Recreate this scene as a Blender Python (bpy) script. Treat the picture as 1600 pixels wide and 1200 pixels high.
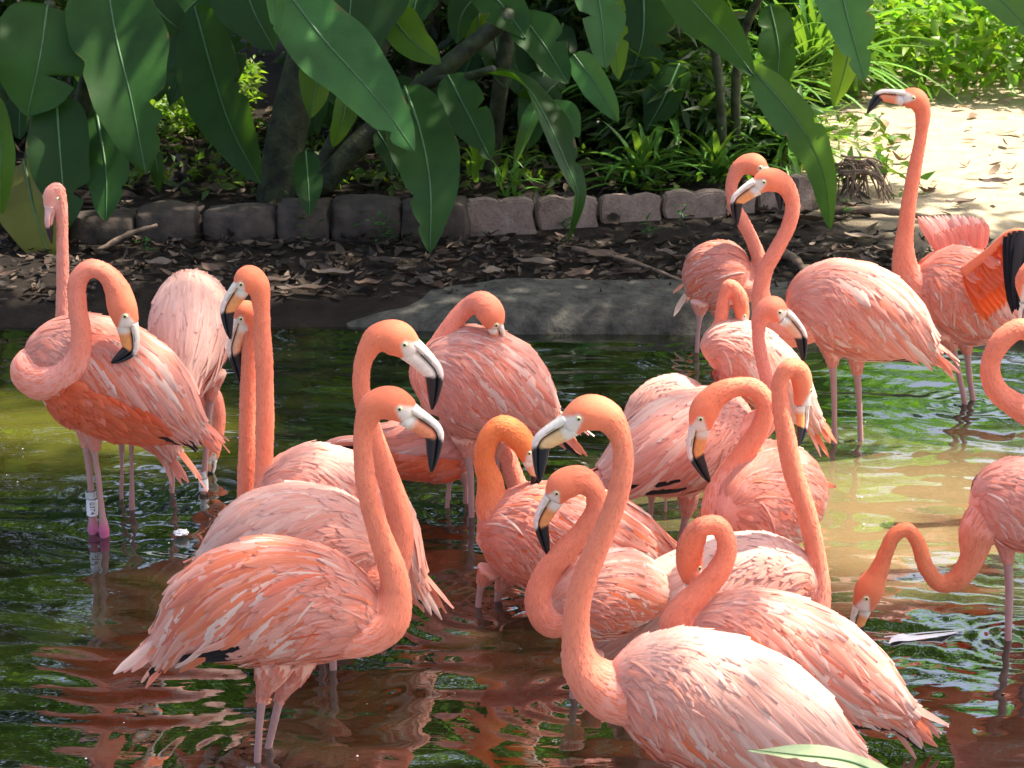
import bpy, bmesh, math
import numpy as np
from math import radians, sin, cos, pi, atan, tan
from mathutils import Vector

for o in list(bpy.data.objects):
    bpy.data.objects.remove(o)
S = bpy.context.scene
COL = S.collection
RNG = np.random.default_rng(7)

# ------------------------------------------------------------------ camera
CAM_H = 2.7
FPX = 3600.0                       # focal length in photograph pixels (1600 wide)
PITCH = atan(1160.0 / FPX)
cam_d = bpy.data.cameras.new('camera')
cam_d.sensor_width = 36.0
cam_d.lens = 36.0 * FPX / 1600.0
cam_d.clip_end = 500.0
cam_d.dof.use_dof = True
cam_d.dof.focus_distance = 6.6
cam_d.dof.aperture_fstop = 14.0
cam = bpy.data.objects.new('camera', cam_d)
COL.objects.link(cam)
cam.location = (0, 0, CAM_H)
cam.rotation_euler = (pi / 2 - PITCH, 0, 0)
S.camera = cam

# ------------------------------------------------------------------ sky, sun, exposure
SUN_EL, SUN_AZ = radians(62), radians(74)      # azimuth from +Y (away from camera) towards +X (right)
SUN_DIR = np.array([cos(SUN_EL) * sin(SUN_AZ), cos(SUN_EL) * cos(SUN_AZ), sin(SUN_EL)])
W = bpy.data.worlds.new('World')
S.world = W
W.use_nodes = True
wn = W.node_tree
sky = wn.nodes.new('ShaderNodeTexSky')
sky.sky_type = 'NISHITA'
sky.sun_disc = False
sky.sun_elevation = SUN_EL
sky.sun_rotation = SUN_AZ
sky.dust_density = 4.0
wn.links.new(sky.outputs[0], wn.nodes['Background'].inputs[0])
wn.nodes['Background'].inputs[1].default_value = 0.15
sun_d = bpy.data.lights.new('sun', 'SUN')
sun_d.energy = 4.6
sun_d.angle = radians(0.55)
sun_d.color = (1.0, 0.95, 0.86)
sun = bpy.data.objects.new('sun', sun_d)
COL.objects.link(sun)
sun.rotation_euler = Vector(tuple(SUN_DIR)).to_track_quat('Z', 'Y').to_euler()
S.view_settings.view_transform = 'Standard'
S.view_settings.look = 'None'
S.view_settings.gamma = 1.0
S.view_settings.exposure = 1.45
S.view_settings.use_white_balance = True
S.view_settings.white_balance_temperature = 6900
S.view_settings.white_balance_tint = 16
S.render.engine = 'CYCLES'
S.cycles.max_bounces = 7
S.cycles.diffuse_bounces = 4
S.cycles.transmission_bounces = 4
S.cycles.use_denoising = True

# ------------------------------------------------------------------ survey helpers
def ray(px, py):
    a, b = (px - 800.0) / FPX, (600.0 - py) / FPX
    return np.array([a, cos(PITCH) + b * sin(PITCH), -sin(PITCH) + b * cos(PITCH)])
def ground_at(px, py, z=0.0):
    d = ray(px, py)
    t = (z - CAM_H) / d[2]
    return np.array([d[0] * t, d[1] * t, z])
def at(px, py, Y):
    d = ray(px, py)
    t = Y / d[1]
    return np.array([d[0] * t, Y, CAM_H + d[2] * t])
def mpp(px, py, Y):                # metres covered by one photograph pixel there
    p = at(px, py, Y)
    depth = p[1] * cos(PITCH) - (p[2] - CAM_H) * sin(PITCH)
    return depth / FPX

# ------------------------------------------------------------------ mesh helpers
def mesh_np(name, V, F, mat, cols=None, uv=None, smooth=True):
    V = np.asarray(V, dtype=np.float32).reshape(-1, 3)
    F = np.asarray(F, dtype=np.int32)
    m = bpy.data.meshes.new(name)
    k = F.shape[1]
    m.vertices.add(len(V)); m.vertices.foreach_set('co', V.ravel())
    m.loops.add(F.size); m.loops.foreach_set('vertex_index', F.ravel())
    m.polygons.add(len(F)); m.polygons.foreach_set('loop_start', np.arange(0, F.size, k, dtype=np.int32))
    if smooth:
        m.polygons.foreach_set('use_smooth', np.ones(len(F), dtype=bool))
    if cols is not None:
        a = m.color_attributes.new('Col', 'FLOAT_COLOR', 'POINT')
        c = np.ones((len(V), 4), dtype=np.float32); c[:, :3] = np.asarray(cols, dtype=np.float32).reshape(-1, 3)
        a.data.foreach_set('color', c.ravel())
    if uv is not None:
        l = m.uv_layers.new(name='UVMap')
        uv = np.asarray(uv, dtype=np.float32).reshape(-1, 2)
        l.data.foreach_set('uv', uv[F.ravel()].ravel())
    m.materials.append(mat)
    m.update(calc_edges=True)
    return m
def link(name, data, parent=None, loc=None, **props):
    o = bpy.data.objects.new(name, data)
    COL.objects.link(o)
    if parent is not None:
        o.parent = parent
        p = parent; off = Vector((0, 0, 0))
        while p is not None:
            off += Vector(p.location); p = p.parent
        if loc is None:
            o.location = -off
        else:
            o.location = Vector(tuple(loc)) - off
    elif loc is not None:
        o.location = tuple(loc)
    for k, v in props.items():
        o[k] = v
    return o
def empty(name, loc, label, category, group=None):
    o = link(name, None, None, loc, label=label, category=category)
    o.empty_display_size = 0.1
    if group:
        o['group'] = group
    return o
def grid_faces(nu, nv, wrap=False, off=0):
    f = []
    for i in range(nu - 1):
        for j in range(nv if wrap else nv - 1):
            a = i * nv + j; b = i * nv + (j + 1) % nv
            f.append((off + a, off + b, off + b + nv, off + a + nv))
    return f
def catmull(P, n):
    P = np.asarray(P, float)
    d = np.sqrt(np.maximum(np.linalg.norm(np.diff(P[:, :3], axis=0), axis=1), 1e-6))
    t = np.concatenate([[0], np.cumsum(d)])
    # finite-difference tangents on a non-uniform knot vector
    m = np.zeros_like(P)
    m[0] = (P[1] - P[0]) / (t[1] - t[0]); m[-1] = (P[-1] - P[-2]) / (t[-1] - t[-2])
    for i in range(1, len(P) - 1):
        h0, h1 = t[i] - t[i - 1], t[i + 1] - t[i]
        m[i] = ((P[i] - P[i - 1]) / h0 * h1 + (P[i + 1] - P[i]) / h1 * h0) / (h0 + h1)
    q = np.linspace(0, t[-1], n)
    k = np.clip(np.searchsorted(t, q, side='right') - 1, 0, len(P) - 2)
    h = (t[k + 1] - t[k])[:, None]; s = ((q - t[k])[:, None]) / h
    return ((2*s**3 - 3*s**2 + 1) * P[k] + (s**3 - 2*s**2 + s) * h * m[k]
            + (-2*s**3 + 3*s**2) * P[k + 1] + (s**3 - s**2) * h * m[k + 1])
def unit(v):
    v = np.asarray(v, float)
    return v / np.maximum(np.linalg.norm(v, axis=-1, keepdims=True), 1e-9)
def frames(C, ref=None):
    """parallel-transported frames along a polyline"""
    T = unit(np.gradient(C, axis=0))
    r = np.array([0, 1.0, 0.05]) if ref is None else np.asarray(ref, float)
    A = np.zeros_like(C)
    a = r - T[0] * np.dot(r, T[0]); a = unit(a)
    for i in range(len(C)):
        a = a - T[i] * np.dot(a, T[i]); a = unit(a); A[i] = a
    return T, A, np.cross(T, A)
def tube(C, R, nv=14, ref=None, cap=True):
    T, A, B = frames(C, ref)
    th = np.linspace(0, 2 * pi, nv, endpoint=False)
    R = np.asarray(R, float)
    V = C[:, None, :] + R[:, None, None] * (np.cos(th)[None, :, None] * A[:, None, :] + np.sin(th)[None, :, None] * B[:, None, :])
    V = V.reshape(-1, 3)
    F = [tuple(reversed(f)) for f in grid_faces(len(C), nv, True)]
    if cap:
        n = len(V)
        V = np.vstack([V, C[0] - T[0] * R[0] * .5, C[-1] + T[-1] * R[-1] * .5])
        for j in range(nv):
            k = (j + 1) % nv
            F.append((n, j, k, k)); F.append((n + 1, (len(C) - 1) * nv + k, (len(C) - 1) * nv + j, (len(C) - 1) * nv + j))
    return V, F
def pymesh(name, V, F, mat, smooth=True, cols=None):
    m = bpy.data.meshes.new(name)
    FF = []
    for f in F:
        g = []
        for i in f:
            i = int(i)
            if i not in g: g.append(i)
        if len(g) > 2: FF.append(g)
    m.from_pydata([tuple(map(float, v)) for v in V], [], FF)
    if smooth:
        m.polygons.foreach_set('use_smooth', np.ones(len(m.polygons), dtype=bool))
    if cols is not None:
        a = m.color_attributes.new('Col', 'FLOAT_COLOR', 'POINT')
        c = np.ones((len(m.vertices), 4), dtype=np.float32); c[:, :3] = np.asarray(cols, dtype=np.float32)
        a.data.foreach_set('color', c.ravel())
    if mat is not None:
        m.materials.append(mat)
    m.update()
    return m
def join_vf(parts):
    VV, FF, o = [], [], 0
    for V, F in parts:
        VV.append(np.asarray(V)); FF += [tuple(i + o for i in f) for f in F]; o += len(V)
    return np.vstack(VV), FF

# ------------------------------------------------------------------ materials
def new_mat(name):
    m = bpy.data.materials.new(name); m.use_nodes = True
    nt = m.node_tree
    return m, nt, nt.nodes['Principled BSDF'], nt.nodes['Material Output']
def N(nt, t, **kw):
    n = nt.nodes.new(t)
    for k, v in kw.items():
        setattr(n, k, v)
    return n
def noise(nt, scale, detail=4, rough=.6, coord=None, dist=0.0):
    n = N(nt, 'ShaderNodeTexNoise')
    n.inputs['Scale'].default_value = scale; n.inputs['Detail'].default_value = detail
    n.inputs['Roughness'].default_value = rough; n.inputs['Distortion'].default_value = dist
    if coord is not None:
        nt.links.new(coord, n.inputs['Vector'])
    return n
def ramp(nt, src, stops):
    r = N(nt, 'ShaderNodeValToRGB')
    e = r.color_ramp.elements
    while len(e) < len(stops): e.new(.5)
    for i, (p, c) in enumerate(stops):
        e[i].position = p; e[i].color = (*c, 1) if len(c) == 3 else c
    nt.links.new(src, r.inputs[0])
    return r
def mix(nt, a, b, fac, mode='MIX'):
    n = N(nt, 'ShaderNodeMix', data_type='RGBA', blend_type=mode)
    for s, v in ((6, a), (7, b), (0, fac)):
        if hasattr(v, 'is_output'):
            nt.links.new(v, n.inputs[s])
        else:
            n.inputs[s].default_value = v if s == 0 else (*v, 1)
    return n.outputs[2]
def bump(nt, h, dist, strength=1.0):
    b = N(nt, 'ShaderNodeBump')
    b.inputs['Distance'].default_value = dist; b.inputs['Strength'].default_value = strength
    nt.links.new(h, b.inputs['Height'])
    return b.outputs[0]
def add_translucent(nt, bs, out, colsock, fac, colmul=None, normal=None):
    tr = N(nt, 'ShaderNodeBsdfTranslucent')
    if hasattr(colsock, 'is_output'):
        nt.links.new(colsock, tr.inputs[0])
    else:
        tr.inputs[0].default_value = (*colsock, 1)
    mx = N(nt, 'ShaderNodeMixShader'); mx.inputs[0].default_value = fac
    nt.links.new(bs.outputs[0], mx.inputs[1]); nt.links.new(tr.outputs[0], mx.inputs[2])
    nt.links.new(mx.outputs[0], out.inputs[0])

def mat_feather():
    m, nt, bs, out = new_mat('feather')
    at_ = N(nt, 'ShaderNodeAttribute', attribute_name='Col')
    tc = N(nt, 'ShaderNodeTexCoord')
    mp = N(nt, 'ShaderNodeMapping'); mp.inputs['Scale'].default_value = (1.7, .35, 1)
    nt.links.new(tc.outputs['UV'], mp.inputs['Vector'])
    n1 = noise(nt, 3.0, 4, .65, mp.outputs[0])
    r = ramp(nt, n1.outputs[0], [(.30, (.80, .70, .66)), (.70, (1.08, 1.10, 1.12))])
    c = mix(nt, at_.outputs['Color'], r.outputs[0], .8, 'MULTIPLY')
    nt.links.new(c, bs.inputs['Base Color'])
    bs.inputs['Roughness'].default_value = .62
    bs.inputs['Specular IOR Level'].default_value = .25
    bs.inputs['Sheen Weight'].default_value = .05
    nt.links.new(bump(nt, n1.outputs[0], .002, .6), bs.inputs['Normal'])
    add_translucent(nt, bs, out, c, .25)
    return m
def mat_skin():
    m, nt, bs, out = new_mat('flamingo_down')
    at_ = N(nt, 'ShaderNodeAttribute', attribute_name='Col')
    tc = N(nt, 'ShaderNodeTexCoord')
    n1 = noise(nt, 260, 3, .6, tc.outputs['Object'])
    n2 = noise(nt, 30, 3, .6, tc.outputs['Object'])
    r = ramp(nt, n1.outputs[0], [(.3, (.90, .87, .85)), (.7, (1.04, 1.04, 1.04))])
    r2 = ramp(nt, n2.outputs[0], [(.3, (.93, .90, .88)), (.7, (1.03, 1.05, 1.05))])
    c = mix(nt, at_.outputs['Color'], r.outputs[0], .8, 'MULTIPLY')
    c = mix(nt, c, r2.outputs[0], .8, 'MULTIPLY')
    nt.links.new(c, bs.inputs['Base Color'])
    bs.inputs['Roughness'].default_value = .68
    bs.inputs['Specular IOR Level'].default_value = .25
    bs.inputs['Sheen Weight'].default_value = .05
    nt.links.new(bump(nt, n1.outputs[0], .002, .3), bs.inputs['Normal'])
    return m
def mat_bill():
    m, nt, bs, out = new_mat('bill_horn')
    at_ = N(nt, 'ShaderNodeAttribute', attribute_name='Col')
    tc = N(nt, 'ShaderNodeTexCoord')
    n1 = noise(nt, 90, 4, .6, tc.outputs['Object'])
    r = ramp(nt, n1.outputs[0], [(.3, (.8, .8, .8)), (.7, (1.05, 1.05, 1.05))])
    nt.links.new(mix(nt, at_.outputs['Color'], r.outputs[0], .8, 'MULTIPLY'), bs.inputs['Base Color'])
    bs.inputs['Roughness'].default_value = .38
    nt.links.new(bump(nt, n1.outputs[0], .002, .4), bs.inputs['Normal'])
    return m
def mat_plain(name, col, rough=.6, var=.25, scale=20, bd=.004, spec=.5, coat=0):
    m, nt, bs, out = new_mat(name)
    tc = N(nt, 'ShaderNodeTexCoord')
    n1 = noise(nt, scale, 6, .65, tc.outputs['Object'])
    lo = tuple(c * (1 - var * 1.6) for c in col); hi = tuple(min(1, c * (1 + var)) for c in col)
    r = ramp(nt, n1.outputs[0], [(.3, lo), (.7, hi)])
    nt.links.new(r.outputs[0], bs.inputs['Base Color'])
    bs.inputs['Roughness'].default_value = rough
    bs.inputs['Specular IOR Level'].default_value = spec
    bs.inputs['Coat Weight'].default_value = coat
    if bd:
        nt.links.new(bump(nt, n1.outputs[0], bd, .8), bs.inputs['Normal'])
    return m
def mat_leaf(name, col, tcol, trans=.3, rough=.38, vein=True, var=.35):
    m, nt, bs, out = new_mat(name)
    tc = N(nt, 'ShaderNodeTexCoord')
    info = N(nt, 'ShaderNodeObjectInfo')
    n1 = noise(nt, 5, 5, .6, tc.outputs['Object'])
    r = ramp(nt, n1.outputs[0], [(.3, tuple(c * (1 - var) for c in col)), (.7, tuple(c * (1 + var) for c in col))])
    hs = N(nt, 'ShaderNodeHueSaturation')
    mr = N(nt, 'ShaderNodeMapRange'); mr.inputs[3].default_value = .75; mr.inputs[4].default_value = 1.3
    nt.links.new(info.outputs['Random'], mr.inputs[0]); nt.links.new(mr.outputs[0], hs.inputs['Value'])
    nt.links.new(r.outputs[0], hs.inputs['Color'])
    nt.links.new(hs.outputs[0], bs.inputs['Base Color'])
    bs.inputs['Roughness'].default_value = rough
    bs.inputs['Specular IOR Level'].default_value = .2
    if vein:
        sx = N(nt, 'ShaderNodeSeparateXYZ'); nt.links.new(tc.outputs['UV'], sx.inputs[0])
        ab = N(nt, 'ShaderNodeMath', operation='ABSOLUTE'); nt.links.new(sx.outputs[0], ab.inputs[0])
        ma = N(nt, 'ShaderNodeMath', operation='MULTIPLY_ADD'); ma.inputs[1].default_value = -.12
        nt.links.new(ab.outputs[0], ma.inputs[0]); nt.links.new(sx.outputs[1], ma.inputs[2])
        mu = N(nt, 'ShaderNodeMath', operation='MULTIPLY'); mu.inputs[1].default_value = 460
        nt.links.new(ma.outputs[0], mu.inputs[0])
        sn = N(nt, 'ShaderNodeMath', operation='SINE'); nt.links.new(mu.outputs[0], sn.inputs[0])
        nt.links.new(bump(nt, sn.outputs[0], .0004, .35), bs.inputs['Normal'])
        vr = ramp(nt, sn.outputs[0], [(0, (.74, .78, .70)), (1, (1.05, 1.05, 1.0))])
        cc = mix(nt, hs.outputs[0], vr.outputs[0], 1.0, 'MULTIPLY')
        # wind-burnt margins and blotches
        nb = noise(nt, 6, 6, .7, tc.outputs['Object'])
        ad = N(nt, 'ShaderNodeMath', operation='MULTIPLY_ADD'); ad.inputs[1].default_value = .16
        pw = N(nt, 'ShaderNodeMath', operation='POWER'); pw.inputs[1].default_value = 6.0
        nt.links.new(ab.outputs[0], pw.inputs[0]); nt.links.new(pw.outputs[0], ad.inputs[0]); nt.links.new(nb.outputs[0], ad.inputs[2])
        br = ramp(nt, ad.outputs[0], [(.70, (0, 0, 0)), (.76, (1, 1, 1))])
        cc = mix(nt, cc, (.13, .10, .04), br.outputs[0])
        nt.links.new(cc, bs.inputs['Base Color'])
    tcol2 = mix(nt, r.outputs[0], tcol, .75)
    add_translucent(nt, bs, out, tcol2, trans)
    return m
def mat_cols(name, rough=.55, trans=.25, tint=(1.5, 1.5, .8), spec=.4):
    m, nt, bs, out = new_mat(name)
    at_ = N(nt, 'ShaderNodeAttribute', attribute_name='Col')
    nt.links.new(at_.outputs['Color'], bs.inputs['Base Color'])
    bs.inputs['Roughness'].default_value = rough
    bs.inputs['Specular IOR Level'].default_value = spec
    if trans:
        c = mix(nt, at_.outputs['Color'], tint, 1.0, 'MULTIPLY')
        add_translucent(nt, bs, out, c, trans)
    return m
def mat_ground():
    m, nt, bs, out = new_mat('bank_soil')
    tc = N(nt, 'ShaderNodeTexCoord')
    n1 = noise(nt, 7, 8, .7, tc.outputs['Object']); n2 = noise(nt, 60, 6, .7, tc.outputs['Object'])
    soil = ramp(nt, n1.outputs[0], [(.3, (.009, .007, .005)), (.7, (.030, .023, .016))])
    sand = ramp(nt, n1.outputs[0], [(.3, (.36, .29, .18)), (.7, (.54, .46, .32))])
    sx = N(nt, 'ShaderNodeSeparateXYZ'); nt.links.new(tc.outputs['Object'], sx.inputs[0])
    # sandy clearing lies to the right rear of the bank
    a = N(nt, 'ShaderNodeMath', operation='MULTIPLY_ADD'); a.inputs[1].default_value = 1.0
    nt.links.new(sx.outputs[0], a.inputs[0])
    b = N(nt, 'ShaderNodeMath', operation='MULTIPLY'); b.inputs[1].default_value = .55
    nt.links.new(sx.outputs[1], b.inputs[0]); nt.links.new(b.outputs[0], a.inputs[2])
    n3 = noise(nt, 1.7, 5, .6, tc.outputs['Object'])
    c = N(nt, 'ShaderNodeMath', operation='ADD'); nt.links.new(a.outputs[0], c.inputs[0]); nt.links.new(n3.outputs[0], c.inputs[1])
    mr = N(nt, 'ShaderNodeMapRange'); mr.inputs[1].default_value = 7.55; mr.inputs[2].default_value = 8.35
    nt.links.new(c.outputs[0], mr.inputs[0])
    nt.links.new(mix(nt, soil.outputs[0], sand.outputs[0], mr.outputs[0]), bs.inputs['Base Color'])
    bs.inputs['Roughness'].default_value = .9
    bs.inputs['Specular IOR Level'].default_value = .15
    nt.links.new(bump(nt, n2.outputs[0], .02, .8), bs.inputs['Normal'])
    return m
def mat_water():
    m, nt, bs, out = new_mat('pond_water')
    tc = N(nt, 'ShaderNodeTexCoord')
    n1 = noise(nt, 1.3, 3, .5, tc.outputs['Object'])
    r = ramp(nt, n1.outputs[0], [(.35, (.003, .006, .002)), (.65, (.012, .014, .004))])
    # sunlit and mirrored brightness painted into the water: tan right, olive left
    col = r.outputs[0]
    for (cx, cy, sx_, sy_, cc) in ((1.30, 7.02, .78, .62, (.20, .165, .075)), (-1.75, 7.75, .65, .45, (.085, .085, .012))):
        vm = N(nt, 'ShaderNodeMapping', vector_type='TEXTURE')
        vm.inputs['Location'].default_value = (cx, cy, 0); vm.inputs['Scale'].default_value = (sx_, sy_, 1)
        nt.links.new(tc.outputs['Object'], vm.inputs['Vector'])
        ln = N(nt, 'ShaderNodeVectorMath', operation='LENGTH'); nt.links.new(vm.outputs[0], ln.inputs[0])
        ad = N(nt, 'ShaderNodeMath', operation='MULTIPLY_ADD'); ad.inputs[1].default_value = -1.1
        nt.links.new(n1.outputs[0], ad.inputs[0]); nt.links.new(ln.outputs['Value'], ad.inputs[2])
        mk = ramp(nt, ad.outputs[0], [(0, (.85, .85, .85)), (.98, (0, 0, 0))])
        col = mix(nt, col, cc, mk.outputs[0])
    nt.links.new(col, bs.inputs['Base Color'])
    bs.inputs['Roughness'].default_value = .0
    bs.inputs['IOR'].default_value = 3.2
    mp = N(nt, 'ShaderNodeMapping'); mp.inputs['Scale'].default_value = (1, 3.2, 1)
    nt.links.new(tc.outputs['Object'], mp.inputs['Vector'])
    n2 = noise(nt, 9, 3, .5, mp.outputs[0], .5)
    nt.links.new(bump(nt, n2.outputs[0], .002, .3), bs.inputs['Normal'])
    return m
def mat_stone():
    m, nt, bs, out = new_mat('cast_stone')
    tc = N(nt, 'ShaderNodeTexCoord'); info = N(nt, 'ShaderNodeObjectInfo')
    mp = N(nt, 'ShaderNodeVectorMath', operation='ADD')
    nt.links.new(tc.outputs['Object'], mp.inputs[0]); nt.links.new(info.outputs['Random'], mp.inputs[1])
    n1 = noise(nt, 9, 8, .7, mp.outputs[0]); n2 = noise(nt, 75, 5, .7, mp.outputs[0])
    r = ramp(nt, n1.outputs[0], [(.25, (.12, .088, .066)), (.5, (.30, .215, .16)), (.75, (.42, .33, .26))])
    g = ramp(nt, n2.outputs[0], [(.3, (.7, .7, .7)), (.7, (1.1, 1.1, 1.1))])
    nt.links.new(mix(nt, r.outputs[0], g.outputs[0], .9, 'MULTIPLY'), bs.inputs['Base Color'])
    bs.inputs['Roughness'].default_value = .85
    nt.links.new(bump(nt, n2.outputs[0], .012, .9), bs.inputs['Normal'])
    return m
M_FEATHER = mat_feather(); M_SKIN = mat_skin(); M_BILL = mat_bill()
M_EYE = mat_plain('eye_iris', (.62, .60, .30), .15, .1, 60, 0)
M_PUPIL = mat_plain('eye_pupil', (.01, .01, .01), .08, .1, 60, 0)
M_BAND = mat_plain('ring_plastic', (.72, .72, .70), .4, .1, 60, 0)
M_BANDG = mat_plain('ring_grey', (.42, .45, .43), .4, .1, 60, 0)
M_INK = mat_plain('ring_lettering', (.015, .015, .015), .5, .1, 60, 0)
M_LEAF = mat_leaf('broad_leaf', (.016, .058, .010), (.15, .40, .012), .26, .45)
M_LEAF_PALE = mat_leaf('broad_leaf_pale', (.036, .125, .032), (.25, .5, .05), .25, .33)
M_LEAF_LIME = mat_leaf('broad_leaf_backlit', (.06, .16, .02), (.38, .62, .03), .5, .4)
M_LEAF_YEL = mat_leaf('broad_leaf_backlit_yellow', (.16, .17, .03), (.6, .5, .03), .4, .45)  # glow of light from behind put into the yellow leaf colour
M_LEAF_WHITE = mat_leaf('overexposed_leaf', (.48, .58, .34), (.6, .7, .3), .3, .35)  # overexposed sunlight put into a near-white leaf colour
M_RIB = mat_plain('leaf_midrib', (.05, .14, .04), .45, .2, 15, 0)
M_STEM = mat_plain('leaf_stalk', (.040, .052, .018), .6, .6, 12, .02)
M_STRAP = mat_leaf('strap_leaf', (.075, .20, .035), (.30, .55, .03), .3, .36, False)
M_FOL = mat_cols('foliage', .42, .45, (2.2, 2.6, .7))
M_LIT = mat_cols('litter', .7, .1, (1.2, 1.1, .8), .3)
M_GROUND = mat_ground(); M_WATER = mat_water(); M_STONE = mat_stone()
M_ROCK = mat_plain('dark_rock', (.060, .045, .032), .85, .5, 8, .02)
M_CONC = mat_plain('mossy_concrete', (.060, .058, .043), .85, .55, 14, .025)
M_BARK = mat_plain('bark', (.085, .062, .042), .85, .4, 14, .02)
M_TWIG = mat_plain('dry_twig', (.20, .135, .085), .8, .4, 20, .004)
M_WHITE = mat_plain('white_feather', (.82, .82, .80), .6, .08, 40, .001)
# ================================================================== SETTING
def vnoise(x, y, seed=0):
    """smooth pseudo-noise, about -1..1"""
    r = np.random.default_rng(seed)
    v = 0
    for k in range(7):
        a = r.uniform(0, 2 * pi); f = .6 * 1.75 ** k; p = r.uniform(0, 6)
        v = v + np.sin((x * cos(a) + y * sin(a)) * f + p + 1.3 * np.sin(.7 * f * (y * cos(a) - x * sin(a)) + p)) / (1.45 ** k)
    return v / 2.6
SHORE = 9.12
def bank_z(x, y):
    sh = SHORE + .05 * vnoise(x * 2, x * 0 + .3, 3)
    t = y - sh
    z = np.where(t < 0, np.maximum(t * .55, -.55), .07 * (1 - np.exp(-np.maximum(t, 0) / .12)) + .045 * np.clip(t, 0, 1.4))
    z = z + np.where(t > .1, .012 * vnoise(x * 3, y * 3, 5), 0) + np.where(y > 11, .012 * (np.clip(y, 11, 60) - 11), 0)
    return z
def axis_pts(lo, hi, step, far0, far1):
    a = list(np.arange(lo, hi + 1e-6, step))
    s, p = step, lo
    left = []
    while p > far0:
        s *= 1.5; p -= s; left.append(p)
    s, p = step, hi
    right = []
    while p < far1:
        s *= 1.5; p += s; right.append(p)
    return np.array(left[::-1] + a + right)
def sheet(name, xs, ys, zf, mat):
    X, Y = np.meshgrid(xs, ys)
    Z = zf(X, Y)
    V = np.stack([X, Y, Z], -1).reshape(-1, 3)
    nx = len(xs)
    i, j = np.meshgrid(np.arange(len(ys) - 1), np.arange(nx - 1), indexing='ij')
    a = (i * nx + j).ravel()
    F = np.stack([a, a + 1, a + nx + 1, a + nx], -1)
    return link(name, mesh_np(name, V, F, mat), kind='structure')
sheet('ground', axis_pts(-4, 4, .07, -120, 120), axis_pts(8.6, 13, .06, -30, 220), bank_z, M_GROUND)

RINGS = []
_r = np.random.default_rng(11)
WAVES = []
for k in range(26):
    lam = .095 * (1.085 ** k) * _r.uniform(.85, 1.15)
    a = radians(_r.normal(90.5, 13))
    WAVES.append((2 * pi / lam * cos(a), 2 * pi / lam * sin(a), _r.uniform(0, 6.28), lam * (.0052 if lam < .2 else .0036) * _r.uniform(.5, 1.3)))
def water_z(X, Y):
    wx = X + .10 * vnoise(X * 1.6, Y * 1.6, 21); wy = Y + .10 * vnoise(X * 1.6 + 9, Y * 1.6, 22)
    Z = np.zeros_like(X)
    for kx, ky, p, a in WAVES:
        Z += a * np.sin(kx * wx + ky * wy + p)
    calm = .6 + .4 * np.clip(.5 + .9 * vnoise(X * .9, Y * 1.3, 31), 0, 1)
    calm *= np.where(Y > 8, np.clip(1 - (Y - 8) * .45, .3, 1), 1)
    Z *= calm
    for (x, y, a, lam, fall) in RINGS:
        r = np.hypot(X - x, Y - y)
        Z += a * np.sin(2 * pi * r / lam) * np.exp(-r / fall) * np.clip(r / .03, 0, 1)
    return Z
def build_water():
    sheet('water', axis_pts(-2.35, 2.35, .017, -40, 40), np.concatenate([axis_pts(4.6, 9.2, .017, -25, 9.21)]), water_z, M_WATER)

def pond_edge():
    xs = np.linspace(-1.0, 3.6, 130)
    prof = [(-.10, -.30), (-.075, -.05), (-.06, .02), (-.035, .062), (.01, .09), (.09, .105), (.22, .112), (.36, .114), (.44, .10), (.5, .05), (.5, -.2)]
    V = []
    for i, x in enumerate(xs):
        e = min(1, (i / 26) ** .8) if i < 26 else 1
        for k, (dy, z) in enumerate(prof):
            n1 = .012 * float(vnoise(np.array(x * 4.), np.array(k * 1.3), 8)) + .006 * float(vnoise(np.array(x * 16.), np.array(k * 3.), 9))
            V.append((x, SHORE - .02 + dy * (.4 + .6 * e) + n1 * 1.5 + (1 - e) * .1, (z + (n1 if z > 0 else 0)) * (e if z > 0 else 1) - (1 - e) * .04))
    F = grid_faces(len(xs), len(prof))
    link('pond_edge', mesh_np('pond_edge', V, F, M_CONC), kind='structure', label='low rounded mossy concrete rim along the far water line')
pond_edge()

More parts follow.
